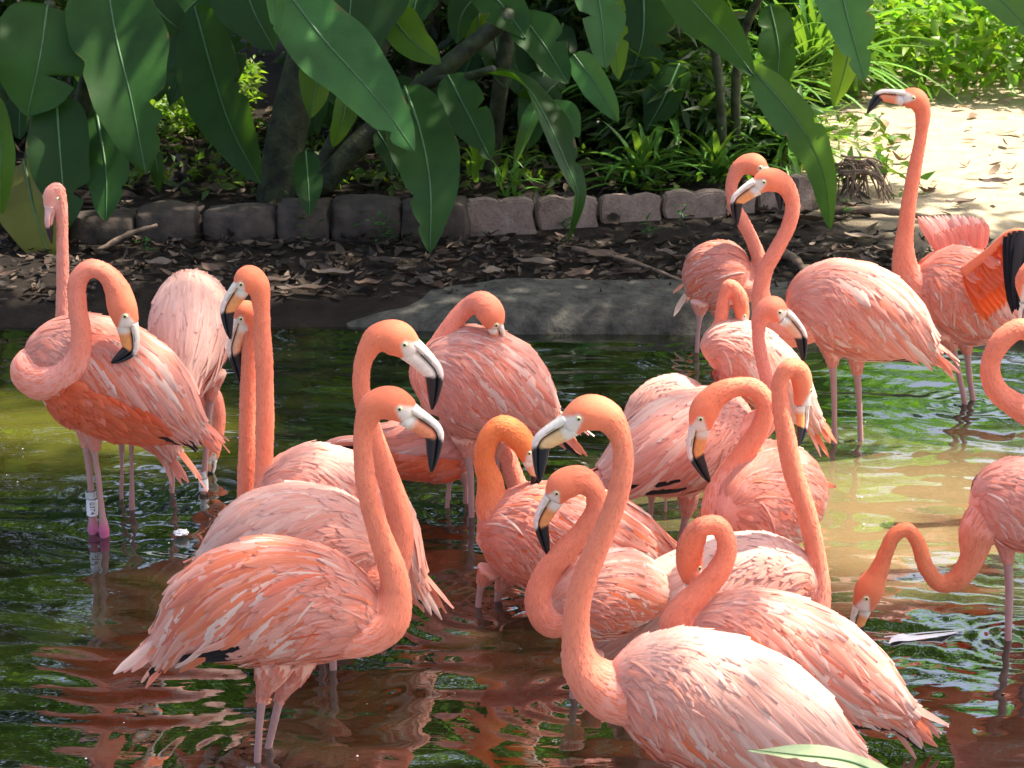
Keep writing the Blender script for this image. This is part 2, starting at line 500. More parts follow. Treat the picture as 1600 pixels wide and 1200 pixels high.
# ---- scalloped edging stones and rough rocks along the planting bed
def edging():
    root = empty('garden_edging', at(1000, 370, 10.3) * np.array([1, 1, 0]) + np.array([0, 0, .1]),
                 'low edging row of scalloped brown cast stones at the foot of the planting bed', 'garden edging')
    r = np.random.default_rng(4)
    # (left px, right px, bottom px, top px)
    rows = [(727, 838, 376, 318), (840, 936, 374, 314), (939, 1037, 370, 310), (1038, 1138, 364, 306), (1133, 1186, 362, 308), (1186, 1246, 352, 284), (1243, 1272, 338, 280)]
    for q, (x0, x1, yb, yt) in enumerate(rows):
        Yf = 10.18 + max(0, (x0 - 700)) * .0009
        p0, p1 = at(x0, yb, Yf), at(x1, yb, Yf + .04)
        w = p1[0] - p0[0]; h = (at(x0, yt, Yf)[2] - p0[2]) * 1.1 + .035
        nS = 9
        pts = []
        zb = p0[2] - .04
        wave = lambda t: .011 * sin(2 * pi * t) if q < 5 else 0
        for i in range(9): pts.append((w * i / 8, 0))
        for i in range(1, 9): pts.append((w + wave(i / 9), h * .92 * i / 9))
        lob = 17
        for i in range(lob):
            t = 1 - i / (lob - 1)
            bumpz = .92 + .075 * abs(sin(2 * pi * t)) ** .7 if q < 5 else .97 + .01 * sin(5 * t)
            pts.append((w * t + wave(1.0) * .5, h * bumpz + r.normal(0, .0015)))
        for i in range(8, 0, -1): pts.append((wave(i / 9), h * .92 * i / 9))
        gap = .004
        pts = [(gap + (w - 2 * gap) * a / w + r.normal(0, .001), b) for a, b in pts]
        bm = bmesh.new()
        dep = .085
        vf = [bm.verts.new((a, 0, b)) for a, b in pts]
        f = bm.faces.new(vf)
        g = bmesh.ops.extrude_face_region(bm, geom=[f])
        bmesh.ops.translate(bm, verts=[v for v in g['geom'] if isinstance(v, bmesh.types.BMVert)], vec=(0, dep, 0))
        bmesh.ops.recalc_face_normals(bm, faces=bm.faces)
        ed = [e for e in bm.edges if len(e.link_faces) == 2 and e.calc_face_angle(0) > .8]
        bmesh.ops.bevel(bm, geom=ed, offset=.009, segments=2, affect='EDGES', clamp_overlap=True)
        me = bpy.data.meshes.new('edging_stone'); bm.to_mesh(me); bm.free()
        me.materials.append(M_STONE)
        o = link('edging_stone', me, root, (p0[0], Yf + r.normal(0, .008), zb))
        o.rotation_euler = (r.normal(-.05, .03), r.normal(0, .012), math.atan2(.04, w) * 1.0)
    root2 = empty('rock_border', (-1.6, 10.1, .1), 'rough dark rounded rocks bordering the bed on the shaded left', 'rock border')
    rr = [(108, 214, 372, 346), (206, 312, 384, 336), (310, 432, 388, 336), (428, 520, 380, 330), (512, 632, 372, 322), (622, 735, 378, 324), (20, 112, 392, 345)]
    for x0, x1, yb, yt in rr:
        Yf = 10.12
        a, b = at(x0, yb, Yf), at(x1, yb, Yf); h = (at(x0, yt, Yf)[2] - a[2])
        bm = bmesh.new(); bmesh.ops.create_cube(bm, size=2)
        bmesh.ops.subdivide_edges(bm, edges=bm.edges, cuts=7, use_grid_fill=True)
        sd = int(r.integers(0, 999))
        for v in bm.verts:
            c = np.array(v.co); c = c * .55 + .45 * unit(c) * 1.2
            n = .1 * float(vnoise(np.array(c[0] * 2 + c[2]), np.array(c[1] * 2 - c[2]), sd)) + .03 * float(vnoise(np.array(c[0] * 7 + c[2] * 5), np.array(c[1] * 7), sd + 1))
            c = c * (1 + n)
            v.co = (c[0] * (b[0] - a[0]) / 2.12, c[1] * .11, c[2] * (h / 2 + .03) * (1 + .12 * sin(sd)))
        me = bpy.data.meshes.new('rock'); bm.to_mesh(me); bm.free()
        me.polygons.foreach_set('use_smooth', np.ones(len(me.polygons), dtype=bool))
        me.materials.append(M_ROCK)
        link('rock', me, root2, ((a[0] + b[0]) / 2, Yf + .1, a[2] + h / 2 - .02))
edging()

# ---- leaf clouds (foliage masses)
def leaf_cloud(P, size, r, cols, aspect=.45, up=None, droop=.15, sprd=1.0):
    n = len(P)
    d = unit(r.normal(0, 1, (n, 3)) * np.array([1, 1, .55]) + np.array([0, 0, -droop]))
    nn = unit(r.normal(0, sprd, (n, 3)) + (np.array([0, 0, 1.0]) if up is None else up))
    s = unit(np.cross(d, nn)); nn = np.cross(s, d)
    L = (size * r.uniform(.6, 1.35, n))[:, None]; Wd = L * aspect
    fold = nn * Wd * .28
    tip = P + d * L - nn * L * .15
    mid = P + d * L * .45
    V = np.stack([P, mid + s * Wd * .5 + fold, tip, mid - s * Wd * .5 + fold], 1)
    V = np.concatenate([V, mid[:, None, :]], 1)       # 5 verts: base, right, tip, left, mid
    b = np.arange(n)[:, None] * 5
    F = np.concatenate([b + np.array([[0, 1, 4]]), b + np.array([[1, 2, 4]]), b + np.array([[4, 2, 3]]), b + np.array([[0, 4, 3]])], 0)
    C = np.repeat(cols[:, None, :], 5, 1)
    return V.reshape(-1, 3), F, C.reshape(-1, 3)
def green(r, n, base, var=.35, yel=.15):
    c = np.array(base)[None, :] * r.uniform(1 - var, 1 + var, (n, 1))
    y = r.uniform(0, yel, (n, 1))
    return c * (1 - y) + y * np.array([[.20, .20, .03]])
def clumpy(n, r, c, rad, seed, thr=-.1):
    out = []
    tot = 0
    while tot < n:
        p = unit(r.normal(0, 1, (n, 3))) * (r.uniform(0, 1, (n, 1)) ** .4)
        q = p * np.array(rad) + np.array(c)
        k = vnoise(q[:, 0] * 1.6 + q[:, 2], q[:, 1] * 1.6 - q[:, 2] * 1.3, seed) > thr
        out.append(q[k]); tot += k.sum()
    return np.concatenate(out)[:n]
def sun_line_dist(P, T):
    w = P - T
    t = w @ SUN_DIR
    return np.linalg.norm(w - t[:, None] * SUN_DIR, axis=1)
# places the photograph shows in direct sun (a point there, the clear radius in metres)
SUN_SPOTS = [(at(1140, 450, 7.12), .15), (at(1165, 530, 7.12), .17), (at(1205, 560, 7.15), .12), (at(1592, 540, 6.7), .16), (at(1600, 430, 6.9), .12),
             (ground_at(1400, 760), .34), (ground_at(1350, 700), .22), (ground_at(80, 640), .28), (ground_at(250, 660), .16), (ground_at(1560, 545), .22),
             (at(300, 210, 12.6), .5), (ground_at(20, 470), .12), (at(200, 420, 9.7), .10), (ground_at(445, 480), .10), (at(60, 370, 9.9), .12),
             (at(1000, 850, 6.3), .10), (at(1290, 1060, 5.3), .11), (at(1120, 1000, 4.95), .11), (at(1200, 1050, 4.95), .10), (at(960, 760, 5.2), .05), (at(390, 420, 6.3), .06),
             (at(1350, 440, 7.7), .1), (at(700, 560, 7.1), .08), (at(500, 715, 6.1), .1), (at(1130, 620, 6.5), .08), (at(1160, 860, 5.9), .12)]
def sun_open(P, high):
    """True where a canopy leaf would shade a place that stands in the sun"""
    g = P - (P[:, 2:3] / SUN_DIR[2]) * SUN_DIR          # where its shadow meets the water level
    clear = (g[:, 0] + .5 * (g[:, 1] - 10)) > 2.5 + .25 * vnoise(g[:, 0] * 1.3, g[:, 1] * 1.3, 77)
    clear &= g[:, 1] > 8.7
    clear |= (g[:, 1] > 11.1) & (g[:, 0] > .75 + .3 * vnoise(g[:, 0] * 2, g[:, 1] * 2, 78))
    if high:
        clear |= (g[:, 1] > 9.4) | (g[:, 1] < 3.8) | (np.abs(g[:, 0]) > 3.4)
    else:
        clear |= (g[:, 1] < 9.0 + .15 * vnoise(g[:, 0] * 2, g[:, 1] * 2, 79)) | (g[:, 1] > 14.2)
    for T, rad in SUN_SPOTS:
        clear |= sun_line_dist(P, T) < rad + (.16 if rad in (.15, .17, .16, .12) else .06)
    return clear
def tree(base, h, limbs, label, crownP, size, seed, col, trunk_r=.12, group='trees around the pond'):
    r = np.random.default_rng(seed)
    root = empty('tree', base, label, 'tree', group)
    base = np.array(base, float)
    parts = []
    C = catmull([base + (0, 0, -.1), base + (.08, .05, h * .35), base + (-.05, 0, h * .7), base + (.05, .1, h)], 22)
    parts.append(tube(C, np.linspace(trunk_r, trunk_r * .55, 22) * (1 + .35 * np.exp(-np.linspace(0, 22, 22) / 1.4)), 12))
    for e in limbs:
        e = np.array(e, float); s = base + (0, 0, h * r.uniform(.62, .95))
        mid = (s + e) / 2 + (0, 0, .35)
        C = catmull([s, mid, e], 12)
        parts.append(tube(C, np.linspace(trunk_r * .45, .015, 12), 8))
    V, F = join_vf(parts)
    link('trunk', pymesh('trunk', V, F, M_BARK), root)
    V, F, C = leaf_cloud(crownP, size, r, green(r, len(crownP), col), .42)
    o = link('crown', mesh_np('crown', V, F, M_FOL, C, smooth=False), root); o['kind'] = 'stuff'
    return root
def canopy(n, box, seed, high):
    r = np.random.default_rng(seed)
    P = np.zeros((0, 3))
    while len(P) < n:
        p = r.uniform(0, 1, (n, 3)) * (np.array(box[1]) - box[0]) + box[0]
        p = p[vnoise(p[:, 0] * 1.2 + p[:, 2] * .6, p[:, 1] * 1.2 - p[:, 2], seed) > -.55]
        p = p[~sun_open(p, high)]
        P = np.concatenate([P, p])
    return P[:n]
BED = canopy(9500, ((-3.6, 9.5, 3.3), (5.0, 15.4, 5.2)), 51, 0)
half = BED[:, 0] < -.7
tree(tuple(at(652, 230, 12.2) * [1, 1, 0] + [0, 0, .1]), 4.2, [(-.4, 11.4, 4.4), (1.2, 11.0, 4.2), (2.0, 12.6, 4.5), (.6, 10.9, 4.3), (1.6, 13.8, 4.4)],
     'brown trunked tree rising behind the broad leaved plants at top centre', BED[~half], .24, 52, (.045, .10, .03), .085, 'trees behind the bed')
tree((-3.9, 11.9, .1), 4.2, [(-2.8, 11.2, 4.4), (-1.6, 11.0, 4.3), (-3.2, 13.4, 4.5), (-1.4, 12.4, 4.4)],
     'tree left of the pond whose crown shades the broad leaves', BED[half], .24, 53, (.045, .10, .03), .11, 'trees behind the bed')
HIGH = canopy(10500, ((.8, 4.8, 8.6), (9.4, 11.8, 11.2)), 54, 1)
tree((9.2, 12.0, .2), 9.6, [(2.0, 7.0, 9.4), (3.0, 9.5, 9.8), (5.0, 6.5, 9.2), (6.0, 9.5, 9.9), (7.5, 7.0, 10.0), (7.0, 11.0, 10.2)],
     'tall tree beyond the clearing whose high crown dapples the pond', HIGH, .165, 55, (.05, .11, .03), .2, 'trees behind the bed')

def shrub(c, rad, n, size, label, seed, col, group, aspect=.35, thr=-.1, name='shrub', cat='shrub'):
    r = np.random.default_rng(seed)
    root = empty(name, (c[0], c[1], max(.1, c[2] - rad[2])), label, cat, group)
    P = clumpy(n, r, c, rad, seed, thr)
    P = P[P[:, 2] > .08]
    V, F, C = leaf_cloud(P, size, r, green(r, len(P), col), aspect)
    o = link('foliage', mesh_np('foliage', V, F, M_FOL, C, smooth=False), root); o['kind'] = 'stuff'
    parts = []
    for k in range(7):
        e = P[r.integers(0, len(P))]; s = np.array([c[0] + r.normal(0, .1), c[1] + r.normal(0, .1), .05])
        parts.append(tube(catmull([s, (s + e) / 2 + r.normal(0, .06, 3), e], 8), np.linspace(.02, .004, 8), 6))
    V, F = join_vf(parts)
    link('stem', pymesh('stem', V, F, M_BARK), root)
# shaded shrubs that close the view behind the bed (also what the water mirrors)
G1 = 'shrubs behind the planting bed'
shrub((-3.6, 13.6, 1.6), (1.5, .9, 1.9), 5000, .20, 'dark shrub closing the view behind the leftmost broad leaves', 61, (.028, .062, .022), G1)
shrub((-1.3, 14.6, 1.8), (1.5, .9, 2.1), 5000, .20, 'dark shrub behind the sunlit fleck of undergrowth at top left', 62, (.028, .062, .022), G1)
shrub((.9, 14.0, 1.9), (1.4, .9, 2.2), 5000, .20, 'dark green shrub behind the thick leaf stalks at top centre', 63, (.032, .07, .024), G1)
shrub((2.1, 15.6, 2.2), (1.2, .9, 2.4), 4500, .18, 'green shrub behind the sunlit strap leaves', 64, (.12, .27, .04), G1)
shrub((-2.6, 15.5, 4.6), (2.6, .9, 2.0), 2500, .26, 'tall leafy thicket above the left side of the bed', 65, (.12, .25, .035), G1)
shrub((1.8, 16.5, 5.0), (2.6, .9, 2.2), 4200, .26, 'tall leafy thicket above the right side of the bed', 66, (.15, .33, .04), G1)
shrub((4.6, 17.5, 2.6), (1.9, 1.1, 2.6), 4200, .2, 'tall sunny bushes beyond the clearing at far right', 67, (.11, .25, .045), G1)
shrub((-3.0, 12.2, .75), (.9, .45, .8), 2600, .13, 'added low bush darkening the shade behind the far left leaves', 161, (.02, .045, .016), G1)  # this bush and the next added, near-black, to deepen gaps of plain shade
shrub((-.35, 12.4, .8), (.9, .45, .85), 2600, .13, 'added low bush darkening the shade behind the leaning stalks', 162, (.02, .045, .016), G1)
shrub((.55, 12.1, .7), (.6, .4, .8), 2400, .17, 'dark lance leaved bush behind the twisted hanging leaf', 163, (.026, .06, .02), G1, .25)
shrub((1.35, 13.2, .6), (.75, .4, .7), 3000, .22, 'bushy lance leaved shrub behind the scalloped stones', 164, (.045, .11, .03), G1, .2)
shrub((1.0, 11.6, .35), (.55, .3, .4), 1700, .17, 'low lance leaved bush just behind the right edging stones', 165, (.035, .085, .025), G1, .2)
# sunlit ground cover beyond the sandy clearing
def ground_cover(name, n, reg, size, seed, col, label, zmax):
    r = np.random.default_rng(seed)
    p = r.uniform(0, 1, (n, 2)) * (np.array(reg[1]) - reg[0]) + reg[0]
    hgt = zmax * (.45 + .55 * np.clip(.5 + vnoise(p[:, 0] * 2, p[:, 1] * 2, seed), 0, 1))
    P = np.column_stack([p, bank_z(p[:, 0], p[:, 1]) + hgt * r.uniform(0, 1, n) ** .6])
    V, F, C = leaf_cloud(P, size, r, green(r, n, col, .5, .4), .42)
    link(name, mesh_np(name, V, F, M_FOL, C, smooth=False), kind='stuff', label=label, category='ground cover')
ground_cover('ground_cover', 17000, ((1.5, 13.1), (5.0, 17.0)), .12, 71, (.10, .22, .035), 'sunlit low leafy ground cover beyond the sandy clearing', .62)
ground_cover('undergrowth', 1500, ((-1.9, 10.9), (2.0, 12.4)), .075, 72, (.05, .12, .03), 'low weedy undergrowth in the shaded planting bed', .16)
ground_cover('sunlit_undergrowth', 1400, ((-2.05, 12.2), (-1.45, 13.2)), .07, 73, (.12, .22, .04), 'sunlit tuft of undergrowth glimpsed between broad leaves at top left', .35)

# ---- litter
def litter(name, n, reg, seed, label, size=.075, pal=None, zoff=0):
    r = np.random.default_rng(seed)
    p = r.uniform(0, 1, (n, 2)) * (np.array(reg[1]) - reg[0]) + reg[0]
    P = np.column_stack([p, bank_z(p[:, 0], p[:, 1]) + r.uniform(.004, .03, n) + zoff])
    pal = np.array(pal or [(.10, .065, .04), (.17, .12, .08), (.06, .04, .03), (.25, .19, .13), (.13, .07, .04)])
    c = pal[r.integers(0, len(pal), n)] * r.uniform(.6, 1.3, (n, 1))
    d = unit(np.column_stack([r.normal(0, 1, (n, 2)), r.normal(0, .18, n)]))
    nn = unit(r.normal(0, .35, (n, 3)) + (0, 0, 1)); s = unit(np.cross(d, nn)); nn = np.cross(s, d)
    L = (size * r.uniform(.5, 1.8, n))[:, None]; Wd = L * r.uniform(.22, .5, (n, 1))
    ts = np.array([0, .35, .7, 1.0]); ws = np.array([.25, 1, .8, .05]); cu = r.normal(.25, .35, (n, 1))
    V = []
    for t, w in zip(ts, ws):
        c0 = P + d * L * (t - .5) + nn * L * cu * (t - .5) ** 2 * 1.6
        V += [c0 + s * Wd * .5 * w + nn * Wd * .22 * w, c0, c0 - s * Wd * .5 * w + nn * Wd * .22 * w]
    V = np.stack(V, 1)
    b = np.arange(n)[:, None] * 12
    F = np.concatenate([b + np.array([[3*i + j, 3*i + j + 1, 3*i + j + 4, 3*i + j + 3]]) for i in range(3) for j in range(2)], 0)
    link(name, mesh_np(name, V, F, M_LIT, np.repeat(c[:, None, :], 12, 1)), kind='stuff', label=label, category='leaf litter')
litter('leaf_litter', 2400, ((-2.8, 9.3), (3.0, 10.2)), 81, 'brown dead leaf litter on the muddy bank below the edging', .048, [(.035, .024, .015), (.06, .042, .028), (.02, .015, .01), (.12, .09, .062), (.045, .026, .016)])
litter('bed_litter', 1800, ((-3.2, 10.3), (1.7, 13.2)), 82, 'dead leaves and debris on the soil of the planting bed', .08, [(.05, .034, .022), (.085, .06, .042), (.03, .022, .016), (.12, .09, .065)])
litter('clearing_litter', 260, ((2.0, 9.9), (4.8, 13.4)), 83, 'scattered dry leaves on the sunlit sandy clearing', .07, [(.30, .22, .14), (.4, .3, .2), (.16, .10, .06)])
def fallen_leaves():
    r = np.random.default_rng(85)
    spots = [(1180, 432), (1090, 425), (985, 430), (905, 428), (770, 425), (640, 430), (575, 440), (520, 428), (480, 447), (330, 425), (250, 415), (1270, 400), (1320, 415), (1345, 380), (1260, 345), (700, 412), (840, 415), (420, 440), (1390, 400), (1500, 330), (1555, 296), (945, 405), (1040, 400), (600, 410)]
    for i, (x, y) in enumerate(spots):
        g = ground_at(x, y, .12)
        L, Wd = r.uniform(.10, .2), r.uniform(.035, .07)
        a = r.uniform(-.5, .5) + (pi if r.random() < .5 else 0)
        ts = np.linspace(0, 1, 8); V = []
        for t in ts:
            w = Wd * (sin(pi * t ** .8) ** .8) * .5 + .001
            for k in (-1, -.5, 0, .5, 1):
                V.append((L * (t - .5), k * w, .35 * L * (t - .5) ** 2 + .35 * abs(k) * w + .02 + .006 * sin(9 * t + k * 3)))
        c = np.array([(.10, .065, .045), (.17, .13, .095), (.06, .04, .03)][i % 3]) * r.uniform(.7, 1.2)
        me = mesh_np('fallen_leaf', V, grid_faces(8, 5), M_LIT, np.repeat(c[None], 40, 0))
        o = link('fallen_leaf', me, None, (g[0], g[1], float(bank_z(g[0:1], g[1:2])[0]) + .012),
                 label='large curled brown dead leaf lying on the bank', category='fallen leaf', group='large dead leaves on the bank')
        o.rotation_euler = (r.normal(0, .2), r.normal(0, .15), a)
fallen_leaves()
def sticks():
    # fallen stalks on the bank, dry root tangle beside the last edging stone
    for (a, b, rad, lab) in [((895, 388), (1065, 432), .012, 'long dark fallen stalk lying across the litter below the scalloped stones'),
                             ((1290, 333), (1480, 352), .02, 'thick brown fallen stalk on the bank right of the drooping leaf'),
                             ((150, 395), (245, 352), .014, 'leaning dry stick propped on the dark rocks at left'),
                             ((1225, 395), (1262, 425), .022, 'short broken piece of grey wood on the bank beside the standing pair')]:
        p, q = ground_at(*a, .13), ground_at(*b, .13)
        p[2] = float(bank_z(p[0:1], p[1:2])[0]) + .02; q[2] = float(bank_z(q[0:1], q[1:2])[0]) + .025
        if 'leaning' in lab: q = at(b[0], b[1], 10.0); p = ground_at(*a, .1)
        C = catmull([p, (p + q) / 2 + (0, .02, .015), q], 12)
        V, F = tube(C, np.linspace(rad, rad * .6, 12) * (1 + .2 * np.sin(np.arange(12) * 2.3)), 9)
        link('fallen_stick', pymesh('fallen_stick', V, F, M_TWIG), None, label=lab, category='stick')
    r = np.random.default_rng(91)
    c = at(1325, 300, 11.0)
    root = empty('root_tangle', (c[0], c[1], .1), 'dry tangle of brown roots and twigs beside the last edging stone', 'twig pile')
    for k in range(46):
        s = c + np.array([r.normal(-.02, .05), r.normal(0, .06), .12 + r.normal(0, .03)]); e = c + np.array([r.uniform(-.05, .24), r.uniform(-.2, .1), -.02])
        C = catmull([s, (s + e) / 2 + np.array([r.normal(.03, .03), r.normal(0, .04), .07]), e], 9)
        V, F = tube(C, np.linspace(.007, .003, 9) * r.uniform(.6, 1.4), 5)
        link('twig', pymesh('twig', V, F, M_TWIG), root)
sticks()

# ---- big paddle leaves
def paddle_mesh(C, Wd, tiltv, r, fold=.25, wav=.03, tears=(), nl=44, nw=10, tipw=.8, curl=0.0):
    """C: midrib points (nl,3); Wd half width in m; tiltv: preferred face normal"""
    T = unit(np.gradient(C, axis=0))
    nrm = unit(tiltv - T * (T @ np.asarray(tiltv, float))[:, None])
    B = np.cross(T, nrm)
    t = np.linspace(0, 1, nl)
    w = np.clip(np.sin(pi * np.clip(t, 0, 1) ** .72) ** .62, 0, 1) * (1 - .12 * t)
    w = w * (1 - np.clip((t - .9) / .1, 0, 1) * .25)
    V = []; UV = []
    ks = np.linspace(-1, 1, nw + 1)
    ph = r.uniform(0, 6, 4)
    for i in range(nl):
        for k in ks:
            ww = w[i] * Wd * (1 + .075 * sin(9 * t[i] + ph[0] + (2 if k > 0 else 0)) + .02 * sin(23 * t[i] + ph[1]))
            for (tt, side, dep, wid) in tears:
                if k * side > 0:
                    ww *= 1 - dep * math.exp(-((t[i] - tt) / wid) ** 2)
            up = fold * abs(k) ** 1.2 * ww - curl * k * k * ww
            up += wav * Wd * (k * k) * sin(11 * t[i] + ph[2] * (1 if k > 0 else -1)) + .004 * Wd * sin(40 * t[i] - 6 * abs(k)) * abs(k)
            V.append(C[i] + B[i] * k * ww + nrm[i] * up)
            UV.append((k, t[i]))
    return V, grid_faces(nl, nw + 1), UV, T, nrm
def paddle(parent, pts, hw, mat, r, nv=(0, -1, .45), fold=.2, wav=.05, tears=(), curl=0.0):
    """pts: midrib points, each (px, py, Y)"""
    P = [at(*p) for p in pts]
    C = catmull(P, 44)
    Wd = hw * mpp(pts[len(pts) // 2][0], pts[len(pts) // 2][1], pts[len(pts) // 2][2])
    if not tears:
        tears = [(r.uniform(.25, .9), r.choice((-1, 1)), r.uniform(.25, .6), r.uniform(.018, .03)) for _ in range(int(r.integers(0, 4)))]
    V, F, UV, T, nrm = paddle_mesh(C, Wd, np.array(nv, float), r, fold, wav, tears, curl=curl)
    o = link('leaf', mesh_np('leaf', V, F, mat, uv=UV), parent)
    tb, tf = tube(C + nrm * .002, np.linspace(.0055, .001, 44) * min(1.3, Wd / .13 + .3), 6)
    link('midrib', pymesh('midrib', tb, tf, M_RIB), o)
    return o
def stalk(parent, pts, r0, r1, name='stalk', mat=None):
    C = catmull([at(*p) for p in pts], 24)
    m = mpp(*pts[0])
    V, F = tube(C, np.linspace(r0, r1, 24) * m, 12)
    return link(name, pymesh(name, V, F, mat or M_STEM), parent)
def plants():
    r = np.random.default_rng(33)
    g = 'broad leaved plants of the bed'
    # left plant
    A = empty('banana_plant', (-2.45, 11.0, .1), 'broad leaved plant at far left with hanging dark paddle leaves', 'plant', g)
    paddle(A, [(74, 8, 10.3), (62, 90, 10.15), (42, 182, 10.1)], 84, M_LEAF, r, (.3, -1, .35), .12)
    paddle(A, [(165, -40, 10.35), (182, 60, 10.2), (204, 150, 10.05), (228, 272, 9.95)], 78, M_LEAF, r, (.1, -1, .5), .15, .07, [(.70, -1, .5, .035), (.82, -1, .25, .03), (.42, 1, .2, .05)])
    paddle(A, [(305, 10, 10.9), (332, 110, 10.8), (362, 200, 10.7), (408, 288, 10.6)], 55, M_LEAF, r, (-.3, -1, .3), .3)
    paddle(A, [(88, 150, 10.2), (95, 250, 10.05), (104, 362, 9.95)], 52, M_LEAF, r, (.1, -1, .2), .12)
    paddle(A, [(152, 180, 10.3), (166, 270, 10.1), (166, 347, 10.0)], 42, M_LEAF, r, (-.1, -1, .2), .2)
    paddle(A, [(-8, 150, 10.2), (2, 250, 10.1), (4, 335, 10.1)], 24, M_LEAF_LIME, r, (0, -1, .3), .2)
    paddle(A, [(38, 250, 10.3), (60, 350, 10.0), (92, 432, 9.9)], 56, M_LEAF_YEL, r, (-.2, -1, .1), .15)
    paddle(A, [(200, -60, 11.0), (250, 20, 10.9), (300, 60, 10.9)], 40, M_LEAF, r, (0, -.7, .7), .2)
    paddle(A, [(235, 205, 10.9), (246, 260, 10.8), (250, 302, 10.8)], 16, M_LEAF, r, (-.5, -1, .2), .3)
    stalk(A, [(30, 400, 10.9), (60, 200, 10.9), (78, 6, 10.32)], 20, 8)
    stalk(A, [(60, 400, 11.0), (120, 200, 11.0), (165, -40, 10.36)], 20, 8)
    # centre plant
    B = empty('banana_plant', (-1.05, 11.1, .1), 'broad leaved plant at top centre with thick leaning stalks and large bright leaf', 'plant', g)
    stalk(B, [(428, 352, 10.9), (445, 230, 10.9), (480, 80, 10.9), (520, -60, 10.9)], 34, 26)
    stalk(B, [(495, 300, 11.0), (560, 225, 11.0), (660, 135, 11.0), (800, 20, 10.9)], 20, 13)
    stalk(B, [(470, 330, 11.1), (535, 200, 11.1), (600, 60, 11.1), (640, -60, 11.1)], 16, 12)
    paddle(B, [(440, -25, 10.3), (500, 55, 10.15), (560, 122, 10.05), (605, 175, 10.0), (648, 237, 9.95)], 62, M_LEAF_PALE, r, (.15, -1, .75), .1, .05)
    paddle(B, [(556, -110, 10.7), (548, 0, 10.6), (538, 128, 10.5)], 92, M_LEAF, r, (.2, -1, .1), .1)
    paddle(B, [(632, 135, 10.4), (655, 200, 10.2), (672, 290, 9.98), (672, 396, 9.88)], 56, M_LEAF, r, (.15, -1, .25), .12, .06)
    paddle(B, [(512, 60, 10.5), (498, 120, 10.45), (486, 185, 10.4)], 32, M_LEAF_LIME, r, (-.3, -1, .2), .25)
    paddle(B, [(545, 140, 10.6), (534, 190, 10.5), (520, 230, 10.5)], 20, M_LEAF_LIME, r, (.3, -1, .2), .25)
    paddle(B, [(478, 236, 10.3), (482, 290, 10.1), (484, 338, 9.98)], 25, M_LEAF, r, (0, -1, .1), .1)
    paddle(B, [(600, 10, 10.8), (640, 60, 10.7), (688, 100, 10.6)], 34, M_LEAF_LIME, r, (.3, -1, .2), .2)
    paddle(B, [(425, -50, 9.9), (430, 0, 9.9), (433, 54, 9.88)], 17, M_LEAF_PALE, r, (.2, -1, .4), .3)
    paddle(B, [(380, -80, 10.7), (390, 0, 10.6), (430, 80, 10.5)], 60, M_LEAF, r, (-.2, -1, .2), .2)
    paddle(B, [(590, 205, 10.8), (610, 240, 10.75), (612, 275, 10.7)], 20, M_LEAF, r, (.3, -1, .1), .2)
    # right of centre
    Cc = empty('banana_plant', (.1, 11.2, .1), 'broad leaved plant right of centre with long twisted leaf hanging over the edging', 'plant', g)
    stalk(Cc, [(590, 290, 11.2), (660, 140, 11.0), (730, 120, 10.7), (770, 108, 10.5)], 9, 6)
    stalk(Cc, [(760, 300, 11.4), (780, 150, 11.3), (800, 0, 11.2)], 14, 11)
    paddle(Cc, [(745, 112, 10.6), (812, 128, 10.4), (850, 180, 10.2), (882, 250, 10.1), (902, 305, 10.05), (886, 378, 10.05)], 33, M_LEAF, r, (.75, -.7, .35), .35, .08)
    paddle(Cc, [(700, 118, 10.7), (730, 175, 10.6), (768, 252, 10.5)], 38, M_LEAF, r, (.1, -1, .25), .2)
    paddle(Cc, [(850, 150, 10.7), (828, 190, 10.6), (803, 262, 10.6)], 15, M_LEAF_PALE, r, (-.6, -1, .3), .3)
    paddle(Cc, [(812, 20, 10.9), (850, 70, 10.8), (888, 132, 10.7)], 38, M_LEAF, r, (.2, -1, .4), .2)
    paddle(Cc, [(896, 85, 10.8), (930, 130, 10.7), (967, 192, 10.6)], 26, M_LEAF_PALE, r, (-.3, -1, .4), .25)
    paddle(Cc, [(830, 190, 11.2), (850, 150, 11.1), (880, 120, 11.2)], 34, M_LEAF, r, (0, -1, .3), .2)
    paddle(Cc, [(850, 170, 10.6), (885, 180, 10.5), (905, 215, 10.45)], 22, M_LEAF_PALE, r, (-.2, -.8, .7), .2)
    paddle(Cc, [(740, -40, 11.0), (790, 15, 10.9), (822, 60, 10.8)], 40, M_LEAF, r, (.2, -1, .3), .2)
    # overhanging plant, nearer than the bed
    D = empty('banana_plant', (1.35, 11.3, .1), 'broad leaved plant whose long leaf droops over the right end of the edging', 'plant', g)
    stalk(D, [(1130, 280, 11.3), (1120, 100, 11.2), (1060, -120, 11.0)], 8, 6)
    stalk(D, [(1150, 280, 11.4), (1160, 60, 11.2), (1290, -160, 10.6)], 8, 6)
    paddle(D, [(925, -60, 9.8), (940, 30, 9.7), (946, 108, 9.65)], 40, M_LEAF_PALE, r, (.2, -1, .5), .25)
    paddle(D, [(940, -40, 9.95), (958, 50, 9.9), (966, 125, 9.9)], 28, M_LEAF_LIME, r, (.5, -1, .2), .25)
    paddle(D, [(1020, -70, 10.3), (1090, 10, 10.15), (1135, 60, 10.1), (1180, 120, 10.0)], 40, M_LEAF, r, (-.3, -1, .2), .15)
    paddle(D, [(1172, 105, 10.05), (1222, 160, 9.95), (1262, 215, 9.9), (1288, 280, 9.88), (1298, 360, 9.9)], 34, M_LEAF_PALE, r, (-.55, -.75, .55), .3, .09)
    paddle(D, [(1300, -90, 9.9), (1322, 20, 9.75), (1352, 128, 9.7)], 46, M_LEAF_PALE, r, (.15, -1, .5), .2)
